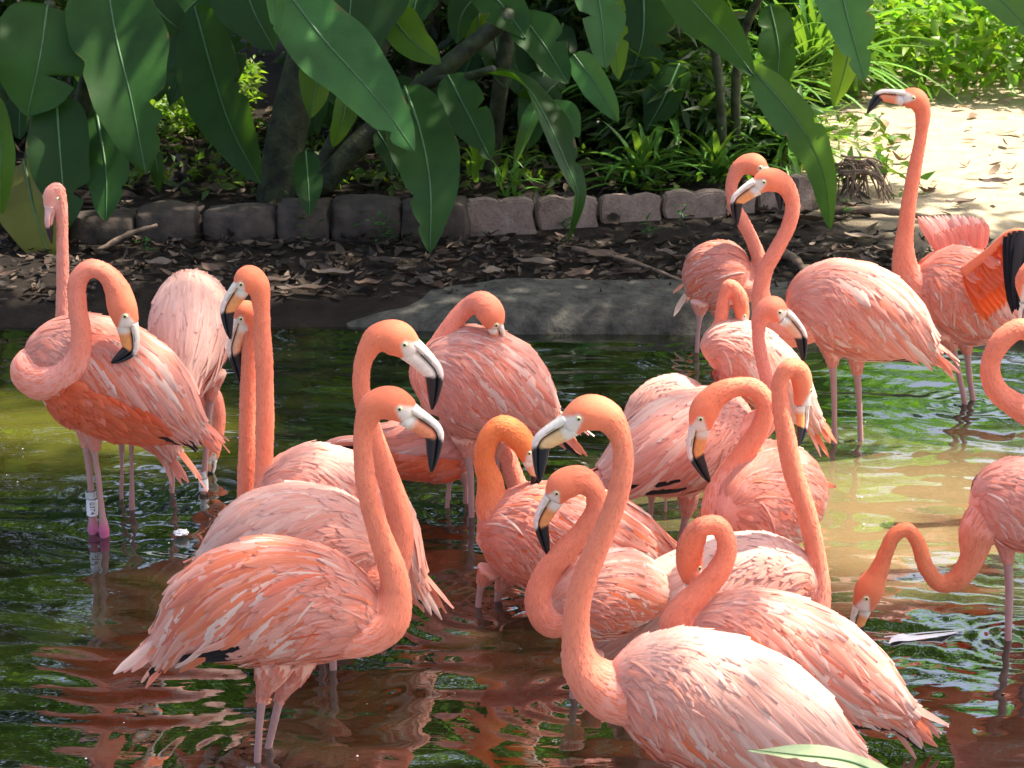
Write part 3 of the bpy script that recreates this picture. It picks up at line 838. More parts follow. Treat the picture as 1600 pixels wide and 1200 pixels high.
    paddle(D, [(1335, 40, 9.95), (1322, 100, 9.9), (1303, 168, 9.9)], 24, M_LEAF_LIME, r, (-.3, -1, .2), .25)
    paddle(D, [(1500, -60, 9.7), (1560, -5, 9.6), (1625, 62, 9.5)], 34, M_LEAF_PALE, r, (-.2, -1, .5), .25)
    # shaded leaves deeper in the clumps
    for par, x0, x1, n_ in ((A, 0, 420, 9), (B, 360, 700, 8), (Cc, 660, 960, 9), (D, 980, 1300, 5)):
        for k in range(n_):
            x = r.uniform(x0, x1); y = r.uniform(-60, 120); Yd = r.uniform(11.2, 12.0); l = r.uniform(90, 170); dx = r.normal(0, 45)
            paddle(par, [(x, y, Yd), (x + dx * .5 + r.normal(0, 8), y + l * .5, Yd - .1), (x + dx, y + l, Yd - .15)], r.uniform(26, 52), M_LEAF_LIME if r.random() < .12 else M_LEAF, r, (r.normal(0, .4), -1, r.uniform(0, .5)), r.uniform(.1, .3), .08)
    # near leaf that pokes into the bottom of the view
    E = empty('foreground_plant', tuple(at(1300, 1330, 3.9)), 'overexposed pale leaf poking into the bottom edge right of centre', 'plant')
    paddle(E, [(1420, 1235, 3.9), (1330, 1192, 3.9), (1240, 1180, 3.92), (1168, 1172, 3.95)], 24, M_LEAF_WHITE, r, (0, -.25, 1), .25, .12)
    stalk(E, [(1300, 1330, 3.9), (1380, 1280, 3.9), (1420, 1235, 3.9)], 6, 3)
plants()

# ---- strap leaved clumps
def strap_clump(base_px, n, Lr, wd, seed, label, mat=None, el=(15, 75), az=(-180, 180), bend=1.0):
    r = np.random.default_rng(seed)
    b = at(*base_px)
    root = empty('strap_plant', (b[0], b[1], max(b[2] - .3, .1)), label, 'plant', 'strap leaved plants in the bed')
    for k in range(n):
        a = radians(r.uniform(*az)); e = radians(r.uniform(*el)); L = r.uniform(*Lr)
        d = np.array([cos(e) * sin(a), -cos(e) * cos(a), sin(e)])
        t = np.linspace(0, 1, 9)
        s = b + r.normal(0, .035, 3)
        C = s + d[None] * (t * L)[:, None] - np.array([0, 0, 1]) * (bend * L * r.uniform(.25, .6) * t ** 2.2)[:, None]
        T = unit(np.gradient(C, axis=0)); side = unit(np.cross(T, (0, 0, 1.0))); nn = np.cross(side, T)
        w = wd * r.uniform(.7, 1.3) * np.sin(pi * (.1 + .9 * t) ** .7) ** .8 * .5 + .0006
        V = np.stack([C + side * w[:, None] + nn * w[:, None] * .35, C, C - side * w[:, None] + nn * w[:, None] * .35], 1).reshape(-1, 3)
        uv = np.stack([np.tile([-1, 0, 1], 9), np.repeat(t, 3)], -1)
        link('leaf', mesh_np('leaf', V, grid_faces(9, 3), mat or M_STRAP, uv=uv), root)
strap_clump((1180, 150, 12.2), 75, (.5, 1.0), .035, 101, 'sunny clump of long arching strap leaves at upper right behind the edging')
strap_clump((1270, 110, 12.6), 70, (.5, 1.0), .034, 102, 'brightest clump of strap leaves beside the sunlit clearing')
strap_clump((1090, 60, 12.9), 60, (.5, .95), .035, 103, 'clump of strap leaves highest in the bed at top right')
strap_clump((1050, 200, 11.7), 55, (.4, .75), .05, 104, 'broad bladed clump in the middle of the bed right of centre')
strap_clump((1000, 275, 11.1), 36, (.25, .5), .032, 105, 'low strap leaved clump just behind the scalloped stones')
strap_clump((1110, 270, 11.2), 40, (.25, .5), .030, 106, 'low strap leaved clump behind the standing pair of birds')
strap_clump((1225, 230, 11.5), 44, (.35, .65), .030, 107, 'drooping strap clump above the end of the edging', el=(0, 60))
strap_clump((960, 150, 11.9), 40, (.35, .7), .045, 108, 'shaded strap clump beneath the bright hanging leaf')
strap_clump((800, 295, 10.9), 18, (.15, .32), .022, 109, 'small grassy tuft behind the first scalloped stone')
strap_clump((745, 262, 10.8), 9, (.2, .35), .03, 110, 'small fern like tuft beside the large hanging leaf', az=(-60, 60))
def weeds():
    r = np.random.default_rng(120)
    for (x, y, h, n, lab) in [(602, 385, .16, 26, 'leafy green weed on the bank below the large hanging leaf'), (228, 395, .09, 10, 'tiny sprout with bright leaves on the bank below the dark rocks'),
                              (478, 375, .17, 14, 'slender weed growing before the dark rocks'), (885, 360, .05, 9, 'pale sprig at the tip of the twisted hanging leaf'),
                              (1015, 372, .08, 8, 'small weed at the foot of the scalloped stones'), (1068, 355, .10, 9, 'weed rooted between two scalloped stones near the birds'),
                              (1320, 345, .09, 9, 'weed beside the tip of the drooping leaf'), (570, 375, .15, 16, 'bushy weed left of the large hanging leaf')]:
        g = ground_at(x, y, .12); g[2] = float(bank_z(g[0:1], g[1:2])[0])
        root = empty('weed', g, lab, 'weed', 'weeds on the bank')
        stem = catmull([g, g + (r.normal(0, .02), 0, h * .5), g + (r.normal(0, .03), -.01, h)], 6)
        V, F = tube(stem, np.linspace(.004, .0015, 6), 5)
        link('stem', pymesh('stem', V, F, M_STEM), root)
        for k in range(n):
            p = g + np.array([r.normal(0, h * .22), r.normal(0, h * .2), h * r.uniform(.25, 1)])
            d = unit(np.array([r.normal(), r.normal(), r.uniform(-.1, .8)])); L = r.uniform(.035, .065)
            s = unit(np.cross(d, (0, 0, 1))); u = np.cross(s, d)
            V = [p, p + d * L * .45 + s * L * .2 + u * L * .05, p + d * L - u * L * .1, p + d * L * .45 - s * L * .2 + u * L * .05, p + d * L * .45]
            me = pymesh('leaf', V, [(0, 1, 4), (1, 2, 4), (4, 2, 3), (0, 4, 3)], M_LEAF_PALE, False)
            link('leaf', me, root)
weeds()
# ================================================================== FLAMINGOS
from mathutils.bvhtree import BVHTree
PALE, SALM, ORAN, RED, WHIT, PINK = [np.array(c) for c in ((.88, .42, .325), (.86, .245, .15), (.86, .185, .045), (.76, .07, .018), (.93, .70, .61), (.84, .32, .265))]
PU = [0, .05, .16, .34, .55, .73, .87, 1.0]
PV = [.26, .48, .74, .96, 1.0, .90, .64, .20]
class Loft:
    def __init__(s, axis, hmax, wr):
        s.n = 60
        a = np.asarray(axis, float)
        t = np.linspace(0, 1, s.n)[:, None]
        ctrl = 2 * a[1] - .5 * (a[0] + a[2])
        s.C = (1 - t) ** 2 * a[0] + 2 * t * (1 - t) * ctrl + t ** 2 * a[2]
        s.h = hmax * np.interp(t[:, 0], PU, PV); s.w = s.h * wr
        s.T = unit(np.gradient(s.C, axis=0))
        s.Sd = unit(np.cross(s.T, np.array([0, 0, 1.0]))); s.Up = np.cross(s.Sd, s.T)
        s.len = np.linalg.norm(np.diff(s.C, axis=0), axis=1).sum()
    def _i(s, A, u):
        x = np.clip(u, 0, 1) * (s.n - 1); k = np.minimum(x.astype(int), s.n - 2); f = x - k
        if A.ndim == 1:
            return A[k] * (1 - f) + A[k + 1] * f
        return A[k] * (1 - f)[..., None] + A[k + 1] * f[..., None]
    def S(s, u, th):
        c = s._i(s.C, u) + s._i(s.T, u) * (np.maximum(u - 1, 0) * s.len)[..., None]
        h, w = s._i(s.h, u), s._i(s.w, u)
        Sd, Up = s._i(s.Sd, u), s._i(s.Up, u)
        p = c + Sd * (w * np.cos(th))[..., None] + Up * (h * np.sin(th))[..., None]
        nn = unit(Sd * (np.cos(th) / np.maximum(w, .004))[..., None] + Up * (np.sin(th) / np.maximum(h, .004))[..., None])
        return p, nn
    def closed(s, sc=.96):
        nv = 28
        th = np.linspace(0, 2 * pi, nv, endpoint=False)
        U = np.linspace(0, 1, 40)
        uu, tt = np.meshgrid(U, th, indexing='ij')
        p, _ = s.S(uu, tt)
        c = s._i(s.C, U)[:, None, :]
        V = (c + (p - c) * sc).reshape(-1, 3)
        F = grid_faces(40, nv, True)
        n = len(V); V = np.vstack([V, s.C[0] - s.T[0] * s.h[0] * .4, s.C[-1]])
        for j in range(nv):
            k = (j + 1) % nv
            F.append((n, k, j, j)); F.append((n + 1, 39 * nv + j, 39 * nv + k, 39 * nv + k))
        return V, F
class NeckLoft:
    def __init__(s, C, R):
        s.C, s.R, s.n = C, R, len(C)
        s.T, s.A, s.B = frames(C)
        s.len = np.linalg.norm(np.diff(C, axis=0), axis=1).sum()
    _i = Loft._i
    def S(s, u, th):
        c = s._i(s.C, u); A, B = s._i(s.A, u), s._i(s.B, u); R = s._i(s.R, u)
        d = A * np.cos(th)[..., None] + B * np.sin(th)[..., None]
        return c + d * R[..., None], d
def feathers(L, u0, th0, ln, wd, dth, l0, l1, cbase, ctip, r, ns=5, splay=0.0, sag=0.0, uf=1.0):
    """strips that follow the surface of loft L; returns V, F, colours, uv"""
    n = len(u0)
    t = np.linspace(0, 1, ns)[None, :]
    u = u0[:, None] + (ln * uf / L.len)[:, None] * t
    th = th0[:, None] + dth[:, None] * t + splay * 0
    p, nn = L.S(u, th)
    p = p + nn * (l0[:, None] + l1[:, None] * t ** 1.5)[..., None]
    if sag: p = p - np.array([0, 0, 1.0]) * (sag * ln[:, None] * t ** 2)[..., None]
    T = np.zeros_like(p); T[:, 1:-1] = p[:, 2:] - p[:, :-2]; T[:, 0] = p[:, 1] - p[:, 0]; T[:, -1] = p[:, -1] - p[:, -2]
    T = unit(T); X = unit(np.cross(nn, T))
    wp = np.interp(t[0], [0, .2, .5, .75, .9, 1], [.45, .85, 1, .95, .7, .18])
    w = (wd[:, None] * wp[None])[..., None] * .5
    crown = wd[:, None, None] * .16
    bend = r.normal(0, .05, (n, 1, 1)) * ln[:, None, None] * (t ** 2)[..., None]
    p = p + X * bend
    V = np.stack([p + X * w - nn * crown * .5, p + nn * crown * .5, p - X * w - nn * crown * .5], 2)     # n, ns, 3, 3
    tt = t[..., None, None] if False else t[:, :, None]
    edge = np.array([1, 0, 1.0])[None, None, :]
    f = np.clip(tt ** 1.2 * .45 + edge * .30 - .03, 0, 1)[..., None]
    C = cbase[:, None, None, :] * np.array([.96, .80, .70]) * (1 - f) + ctip[:, None, None, :] * f
    C = np.broadcast_to(C, (n, ns, 3, 3))
    off = r.uniform(0, 40, (n, 1, 1, 2))
    UV = np.stack(np.broadcast_arrays(np.array([-1, 0, 1.0])[None, None, :], t[:, :, None] * 1.0), -1)
    UV = UV + off
    b = (np.arange(n) * ns * 3)[:, None]
    F = np.concatenate([b + np.array([[3*i + j, 3*i + j + 1, 3*i + j + 4, 3*i + j + 3]]) for i in range(ns - 1) for j in range(2)], 0)
    return V.reshape(-1, 3), F, C.reshape(-1, 3), UV.reshape(-1, 2)
def merge(items):
    Vs, Fs, Cs, Us, o = [], [], [], [], 0
    for V, F, C, U in items:
        Vs.append(V); Fs.append(F + o); Cs.append(C); Us.append(U); o += len(V)
    return np.concatenate(Vs), np.concatenate(Fs), np.concatenate(Cs), np.concatenate(Us)
def pick(r, n, pal):
    cs = np.array([p[0] for p in pal]); w = np.array([p[1] for p in pal], float); w /= w.sum()
    c = cs[r.choice(len(cs), n, p=w)]
    return np.clip(c * r.uniform(.86, 1.1, (n, 1)), 0, .9)

def flamingo(base, n, b, hmax, bill, legs, label, seed, wr=.72, hb=19, lower=(.80, .40, .22), tone=0.0, pink=0.0, q=1.0,
             tail=9, black=5, drape=.45, red=0.0, raised=False, blacktail=True, fluff=1.0, necktone=None, knob=0.0, facew=1.0, pale=.25, upcol=(.78, .71, .58)):
    r = np.random.default_rng(seed)
    g = ground_at(*base)
    Y = g[1]
    m = mpp(base[0], base[1] - 200, Y)
    root = empty('flamingo', g, label, 'flamingo', 'flamingos in the pond')
    def pt(x, y, d=0.0):
        return at(x, y, Y + d)
    # --- lofts
    NP = np.array([[*pt(p[0], p[1], p[3] if len(p) > 3 else 0), p[2] * m] for p in n])
    NP[-1, 3] *= .70; NP[-2, 3] *= .86
    NS = catmull(NP, 90)
    e_ = NS[-1].copy(); td = unit(NS[-1, :3] - NS[-3, :3])
    wob = 1 + .035 * np.sin(np.linspace(0, 23, 90) + seed) * np.sin(np.linspace(0, 9, 90) + seed * 2)
    NC, NR = NS[:, :3], np.maximum((NS[:, 3] - .0015) * wob * .95, .008)
    BL = Loft([pt(*a) for a in b], hmax * m, wr)
    neck = NeckLoft(NC, NR)
    ec = np.array([[*(e_[:3] + td * e_[3] * k), e_[3] * s] for k, s in ((.35, .93), (.65, .75), (.88, .45))])
    parts = [BL.closed(.955), tube(np.vstack([NC, ec[:, :3]]), np.concatenate([NR, ec[:, 3]]), 18)]
    legS = []
    for lg in legs:
        LP = np.array([[*pt(p[0], p[1], p[3] if len(p) > 3 else 0), p[2] * m * (.84 if p[2] < 13 else 1)] for p in lg])
        LS = catmull(LP, 40)
        parts.append(tube(LS[:, :3], np.maximum(LS[:, 3], .0052), 12))
        legS.append(LS)
        k = np.argmin(np.abs(LS[:, 2]))
        if base[1] < 1250: RINGS.append((LS[k, 0], LS[k, 1], .0028, .07, .15))
    V, F = join_vf(parts)
    me0 = pymesh('tmp', V, F, None)
    ob = bpy.data.objects.new('tmp', me0); COL.objects.link(ob)
    rm = ob.modifiers.new('r', 'REMESH'); rm.mode = 'VOXEL'; rm.voxel_size = .0062 if q >= .8 else .008
    sm = ob.modifiers.new('s', 'SMOOTH'); sm.iterations = 3; sm.factor = .5
    dg = bpy.context.evaluated_depsgraph_get()
    me = bpy.data.meshes.new_from_object(ob.evaluated_get(dg))
    bpy.data.objects.remove(ob); bpy.data.meshes.remove(me0)
    me.name = 'body'
    co = np.empty(len(me.vertices) * 3, dtype=np.float32); me.vertices.foreach_get('co', co); co = co.reshape(-1, 3)
    me.polygons.foreach_set('use_smooth', np.ones(len(me.polygons), dtype=bool))
    # --- colours of the down
    jit = r.uniform(.92, 1.08)
    orange = (ORAN * .55 + SALM * .45) if necktone is None else np.array(necktone)
    cN_head = np.clip((orange * (1 - .25 * tone) + RED * .2 * tone) * jit * 1.0, 0, .9)
    cN_mid = np.clip((SALM * .55 + ORAN * .35 + PALE * .1) * (1 - pink * .7) + PINK * pink * .7, 0, .9) if necktone is None else np.clip(np.array(necktone) * 1.0, 0, .9)
    cBody = (SALM * .5 + PALE * .5) * (1 - pink) + (PINK * .5 + PALE * .5) * pink
    cLeg = np.array([.42, .23, .205]); cThigh = np.array([.84, .45, .34]); cKnob = np.array([.55, .12, .24])
    samp, rad, colr = [], [], []
    t = np.linspace(0, 1, 90)[:, None]
    cn = cN_head * np.clip(1 - t / .30, 0, 1) + cN_mid * (1 - np.clip(1 - t / .30, 0, 1))
    low = np.clip((t - .65) / .3, 0, 1)
    cn = cn * (1 - low) + (orange * .5 + cBody * .5) * low
    samp.append(NC); rad.append(NR); colr.append(cn)
    bc = BL.C[::2]; samp.append(bc); rad.append(BL.h[::2] * .9); colr.append(np.repeat(cBody[None], len(bc), 0))
    for LS in legS:
        samp.append(LS[:, :3]); rad.append(LS[:, 3])
        rr = np.clip((LS[:, 3:4] / m - 9) / 8, 0, 1)
        cl = cLeg * (1 - rr) + cThigh * rr
        kn = np.clip((LS[:, 3:4] / m - 7.0) / 1.5, 0, 1) * (LS[:, 2:3] < .10) * knob
        cl = cl * (1 - kn) + cKnob * kn
        colr.append(cl)
    samp, rad, colr = np.concatenate(samp), np.concatenate(rad), np.concatenate(colr)
    out = np.zeros((len(co), 3))
    for k0 in range(0, len(co), 4000):
        d = np.linalg.norm(co[k0:k0 + 4000, None, :] - samp[None], axis=2) - rad[None]
        d = d - d.min(1, keepdims=True)
        w = np.exp(-d / .006)
        out[k0:k0 + 4000] = (w @ colr) / w.sum(1, keepdims=True)
    # --- bill frame
    bp = [pt(*p) for p in bill]
    hbm = hb * m
    hc = NC[0] * .3 + NP[1, :3] * .7
    side = np.cross(bp[1] - bp[0], bp[2] - bp[1])
    side = unit(side) if np.linalg.norm(side) > 1e-7 else np.array([0, -1.0, 0])
    fwd = unit(bp[0] - NP[1, :3])
    outer = unit(bp[1] - (bp[0] + bp[2]) / 2)
    dors0 = np.cross(side, fwd); dors0 = dors0 if np.dot(dors0, -(bp[2] - bp[1])) > 0 else -dors0
    face = np.array([.76, .68, .57])
    # bare pale skin runs from the gape to the eye
    R1 = NP[1, 3]
    eyec = NP[1, :3] + fwd * R1 * .38 + dors0 * R1 * .22
    def segd(P, a, bb):
        ab = bb - a; tq = np.clip(((P - a) @ ab) / (ab @ ab), 0, 1)
        v = P - (a + tq[:, None] * ab)
        v = v - np.outer(v @ side, side) * .8
        return np.linalg.norm(v, axis=1), tq
    d1, t1 = segd(co, bp[0] + dors0 * hbm * .15, eyec)
    lim = hbm * (1.0 - .62 * t1)
    fw = np.clip((lim - d1) / (.22 * hbm) + .5, 0, 1)[:, None]
    # only the front of the head
    fw = fw * (np.clip((((co - NP[1, :3]) @ fwd) - R1 * .1) / (.15 * R1), 0, 1)[:, None])
    fw = fw * facew
    out = out * (1 - fw) + face * fw
    a = me.color_attributes.new('Col', 'FLOAT_COLOR', 'POINT')
    cc = np.ones((len(co), 4), dtype=np.float32); cc[:, :3] = out
    a.data.foreach_set('color', cc.ravel())
    me.materials.clear(); me.materials.append(M_SKIN)
    link('body', me, root)
    bvh = BVHTree.FromPolygons([Vector(v) for v in co.tolist()], [tuple(p.vertices) for p in me.polygons])
    # --- bill
    BC = catmull([bp[0] - fwd * hbm * .55, bp[0], bp[0] * .45 + bp[1] * .55 + outer * hbm * .08, bp[1], bp[1] * .45 + bp[2] * .55 + outer * hbm * .12, bp[2]], 36)
    BT = unit(np.gradient(BC, axis=0)); D = unit(np.cross(side[None], BT)); D = D if np.dot(D[18], outer) > 0 else -D
    tb = np.linspace(0, 1, 36)
    H = hbm * np.interp(tb, [0, .15, .35, .55, .75, .9, 1], [1.04, 1.0, .90, .78, .56, .34, .10])
    wsc = np.interp(tb, [0, .12, .32, 1], [1.5, 1.32, 1.0, 1.0])
    for nm, oc, hh_, wv in (('upper_mandible', .66, .34, .56), ('lower_mandible', -.31, .645, .58)):
        nv = 20; th = np.linspace(0, 2 * pi, nv, endpoint=False)
        c = BC + D * (H * oc)[:, None]
        V = c[:, None] + D[:, None] * (H * hh_)[:, None, None] * np.sin(th)[None, :, None] + side[None, None] * (H * wv * wsc)[:, None, None] * np.cos(th)[None, :, None]
        F = grid_faces(36, nv, True); V = V.reshape(-1, 3)
        nV = len(V); V = np.vstack([V, c[0], c[-1]])
        for j in range(nv):
            k = (j + 1) % nv; F += [(nV, k, j), (nV + 1, 35 * nv + j, 35 * nv + k)]
        tq = np.repeat(tb, nv)
        sn = np.tile(np.sin(th), 36)
        paleb = np.array(upcol)
        midc = np.array([.80, .66, .56]) * np.array(upcol) / np.array([.78, .71, .58]) if nm == 'upper_mandible' else np.array(lower)
        w1 = np.clip((tq - (.30 if nm == 'upper_mandible' else .14)) / .10, 0, 1)[:, None]
        col = paleb * (1 - w1) + midc * w1
        bs = .56 if nm == 'upper_mandible' else .54
        w2 = np.clip((tq - bs - .03 * sn) / .035, 0, 1)[:, None]
        col = col * (1 - w2) + np.array([.012, .012, .013]) * w2
        gl = np.clip((-sn if nm == 'upper_mandible' else sn) * 1.0 - .72, 0, .28)[:, None] / .28 * (tq > .2)[:, None]
        col = col * (1 - gl) + np.array([.02, .02, .02]) * gl
        if nm == 'upper_mandible':      # nostril slits
            ns_ = (np.abs(sn + .25) < .22) & (tq > .24) & (tq < .38)
            col[ns_] *= .28
        col = np.vstack([col, col[0], col[-1]])
        link(nm, pymesh(nm, V, F, M_BILL, True, col), root)
    # --- eyes
    for sg in (1, -1):
        s_ = side * sg
        hit = bvh.ray_cast(Vector(tuple(eyec + s_ * R1 * 1.3)), Vector(tuple(-s_)), R1 * 2)
        ep = np.array(hit[0]) if hit[0] is not None else eyec + s_ * R1 * .9
        er = 5.0 * m * min(1.0, R1 / m / 26)
        bm = bmesh.new(); bmesh.ops.create_uvsphere(bm, u_segments=12, v_segments=8, radius=er)
        e = bpy.data.meshes.new('eye'); bm.to_mesh(e); bm.free(); e.materials.append(M_EYE)
        e.polygons.foreach_set('use_smooth', np.ones(len(e.polygons), dtype=bool))
        eo = link('eye', e, root, ep - s_ * er * .45)
        bm = bmesh.new(); bmesh.ops.create_uvsphere(bm, u_segments=10, v_segments=6, radius=er * .5)
        e = bpy.data.meshes.new('pupil'); bm.to_mesh(e); bm.free(); e.materials.append(M_PUPIL)
        e.polygons.foreach_set('use_smooth', np.ones(len(e.polygons), dtype=bool))
        link('pupil', e, eo, ep + s_ * er * .22)
    # --- plumage
    mixp = lambda c: c * (1 - pink) + (c * .4 + PINK * .6) * pink
    small = [(mixp(SALM * .7 + PALE * .3), 5), (mixp(PALE * .6 + SALM * .4), 5), (mixp(ORAN * .3 + SALM * .7), 2 + 3 * tone)]
    big = [(mixp(PALE), 4), (mixp(SALM), 2.6), (mixp(ORAN), 2.6 + 3 * tone), (WHIT, 2.2), (mixp(RED * .5 + ORAN * .5), .4 + .6 * tone + 3 * red)]
    items = []
    def lay(n_, ur, thr, Lr, Wr, dthr, l0, l1, pal, tipk, ns, sag=0.0, uf=1.0):
        n_ = int(n_ * q)
        # jittered rows instead of a random scatter
        ga = max(2, int(math.sqrt(n_ * 1.0))); gb = -(-n_ // ga)
        gi, gj = np.divmod(np.arange(n_), gb)
        u0 = ur[0] + (ur[1] - ur[0]) * (gi + r.uniform(.2, .8, n_)) / ga
        th0 = thr[0] + (thr[1] - thr[0]) * (gj + (gi % 2) * .5 + r.uniform(-.2, .2, n_)) / gb
        th0 = np.clip(th0, thr[0], thr[1])
        sgn = np.where(r.random(n_) < .5, 1, -1)
        th = np.where(sgn > 0, th0, pi - th0)
        ln = np.minimum(r.uniform(*Lr, n_), np.maximum(.03, (1.05 - u0) * BL.len)); wd = r.uniform(*Wr, n_)
        side_k = np.clip(np.cos(th0), 0, 1)
        dth = -sgn * np.minimum(r.uniform(*dthr, n_) * side_k, np.maximum(th0 + .62, .05))
        cb = pick(r, n_, pal)
        if True:
            # backs paler, towards pink and cream, flanks keep the deeper colour
            wv = vnoise(u0 * 7 + seed, th * 2.2, seed) * .22
            wp_ = np.clip(pale * .72 * (.10 + 1.15 * np.clip(np.sin(th0), 0, 1) + .25 * u0) + wv * pale * 2, 0, .85)[:, None] if tipk > .2 else np.zeros((n_, 1))
            cb = cb * (1 - wp_) + (WHIT * .98) * r.uniform(.93, 1.02, (n_, 1)) * wp_
        tip = cb * (1 - tipk) + (WHIT * .94) * tipk * r.uniform(.7, 1, (n_, 1))
        items.append(feathers(BL, u0, th, ln, wd, dth, np.full(n_, l0), l1 * r.uniform(.5, 1.3, n_), cb, tip, r, ns, sag=sag, uf=uf))
    lay(850, (0.0, .97), (-pi / 2, -.2), (.04, .07), (.022, .034), (-.1, .2), -.004, .004 * fluff, small, .25, 4)
    lay(500, (0.0, .34), (-.3, pi / 2), (.04, .065), (.022, .034), (-.1, .3), -.004, .005 * fluff, small, .3, 4)
    lay(480, (.10, .46), (-.35, pi / 2), (.05, .08), (.024, .036), (.1, .5), .000, .006, small, .4, 4)
    lay(260, (.24, .60), (-.45, pi / 2 + .1), (.16, .25), (.032, .048), (.6, 1.3), .000, .009, big, .36, 7, 0, .85)
    lay(200, (.42, .84), (-.25, pi / 2 + .1), (.20, .30), (.030, .046), (.5, 1.3), .004, .009, big, .36, 8, 0, .9)
    lay(70, (.62, .86), (-.1, pi / 2), (.13, .20), (.018, .028), (.3, 1.0), .006, .010, big, .3, 6, drape * .3)
    lay(160, (.08, .9), (-1.3, pi / 2), (.05, .11), (.006, .011), (.1, .9), .004, .006, big, .4, 5, 0, .9)
    if red:
        lay(330, (.16, .8), (-1.0, -.02), (.06, .11), (.030, .042), (.0, .25), .014, .009, [(RED * .5 + ORAN * .5, 3), (RED * .2 + ORAN * .6 + SALM * .2, 4), (SALM, .8)], .15, 5)
    # feathered thighs
    for LS in legS:
        kk = int((LS[:, 3] > 9.5 * m).sum())
        if kk < 4 or q < .8: continue
        LL = NeckLoft(LS[:kk + 2, :3], LS[:kk + 2, 3])
        nt_ = 130
        u0 = r.uniform(.1, .9, nt_); ln = r.uniform(.02, .036, nt_); cb = pick(r, nt_, small)
        items.append(feathers(LL, u0, r.uniform(0, 2 * pi, nt_), np.minimum(ln, (1.0 - u0) * LL.len + .006), ln * .5, np.zeros(nt_), np.full(nt_, -.001), r.uniform(.001, .004, nt_), cb, cb * .5 + WHIT * .5, r, 4))
    # neck and head: short scale-like feathers
    nn_ = int(1700 * q)
    u0 = r.uniform(.13, .97, nn_); th = r.uniform(0, 2 * pi, nn_)
    ln = r.uniform(.008, .013, nn_) * (1 + 1.6 * np.clip((u0 - .7) / .3, 0, 1)); wd = ln * .55
    ii = np.clip((u0 * 89).astype(int), 0, 89)
    cb = np.clip(cn[ii] * r.uniform(.9, 1.08, (nn_, 1)), 0, .9)
    nv_ = (feathers(neck, u0, th, ln, wd, np.zeros(nn_), np.full(nn_, -.0009), r.uniform(.0005, .002, nn_), cb, cb * .86 + WHIT * .14, r, 3))
    nd = link('neck_down', mesh_np('neck_down', nv_[0], nv_[1], M_SKIN, nv_[2], nv_[3]), root); nd['kind'] = 'stuff'
    V, F, C, U = merge(items)
    pl = link('plumage', mesh_np('plumage', V, F, M_FEATHER, C, U), root); pl['kind'] = 'stuff'
    # --- single tail and flight feathers
    def single(nm, u0, th, ln, wd, dth, l0, l1, cb, ct, sag):
        v = feathers(BL, np.array([u0]), np.array([th]), np.array([ln]), np.array([wd]), np.array([dth]), np.array([l0]), np.array([l1]), cb[None], ct[None], r, 8, sag=sag)
        link(nm, mesh_np(nm, v[0], v[1], M_FEATHER, v[2], v[3]), root)
    for k in range(tail):
        th = r.uniform(-.7, pi + .7); c = pick(r, 1, [(mixp(PALE), 3), (mixp(SALM), 2), (mixp(ORAN), 2), (WHIT, 1.5)])[0]
        single('tail_feather', r.uniform(.80, .92), th, r.uniform(.13, .20), r.uniform(.02, .03), r.normal(0, .3), .004, .012, c, c * .7 + WHIT * .3, r.uniform(.05, .35))
    for k in range(black):
        sg = 1 if k % 2 else -1
        th = r.uniform(-.75, -.3); th = th if sg > 0 else pi - th
        bk = np.array([.012, .010, .012])
        single('flight_feather', r.uniform(.66, .80), th, r.uniform(.17, .23), r.uniform(.022, .03), -sg * .12, .013, .007, bk, bk * 1.5, .05)
    return root, BL, m, Y
LG = lambda *p: list(p)
RED_L = (.80, .24, .10); OR_L = (.82, .32, .10); PALE_L = (.80, .68, .54)
# ---- far row first
flamingo((1088, 552), [(1193, 270, 13), (1178, 257, 19), (1156, 262, 15), (1143, 290, 10.5), (1147, 320, 10.5), (1161, 347, 11.5), (1178, 382, 12), (1187, 415, 14), (1178, 445, 26), (1145, 450, 42)],
         [(1168, 440, 0), (1125, 432, .04), (1085, 445, .16)], 56, [(1194, 271), (1216, 292), (1219, 331)],
         [[(1095, 470, 18), (1093, 497, 6.5), (1089, 545, 5), (1087, 600, 5)], [(1120, 475, 18, .1), (1122, 500, 6.5, .1), (1122, 560, 5, .1), (1122, 600, 5, .1)]],
         'reddish flamingo at the far bank, neck crossing behind its neighbour', 201, pale=0.1, wr=.85, hb=12, tone=.6, pink=.4, tail=4, black=0)
flamingo((1518, 632), [(1412, 152, 14), (1431, 155, 18), (1441, 172, 14), (1440, 205, 11), (1431, 255, 11.5), (1422, 304, 12.5), (1416, 350, 14), (1412, 390, 18), (1418, 430, 28), (1450, 460, 42)],
         [(1425, 440, 0), (1500, 462, .03), (1600, 500, .06)], 76, [(1404, 152), (1376, 150), (1355, 177)],
         [[(1478, 515, 26), (1489, 545, 9), (1497, 580, 6.5), (1507, 628, 6), (1510, 680, 6)], [(1505, 520, 24, .05), (1511, 550, 9, .05), (1515, 590, 6.5, .05), (1521, 632, 6, .05), (1523, 680, 6)]],
         'tallest flamingo, neck stretched straight up and wings raised, far right', 202, pale=0.3, hb=12, lower=RED_L, tone=.4, tail=5, black=0)
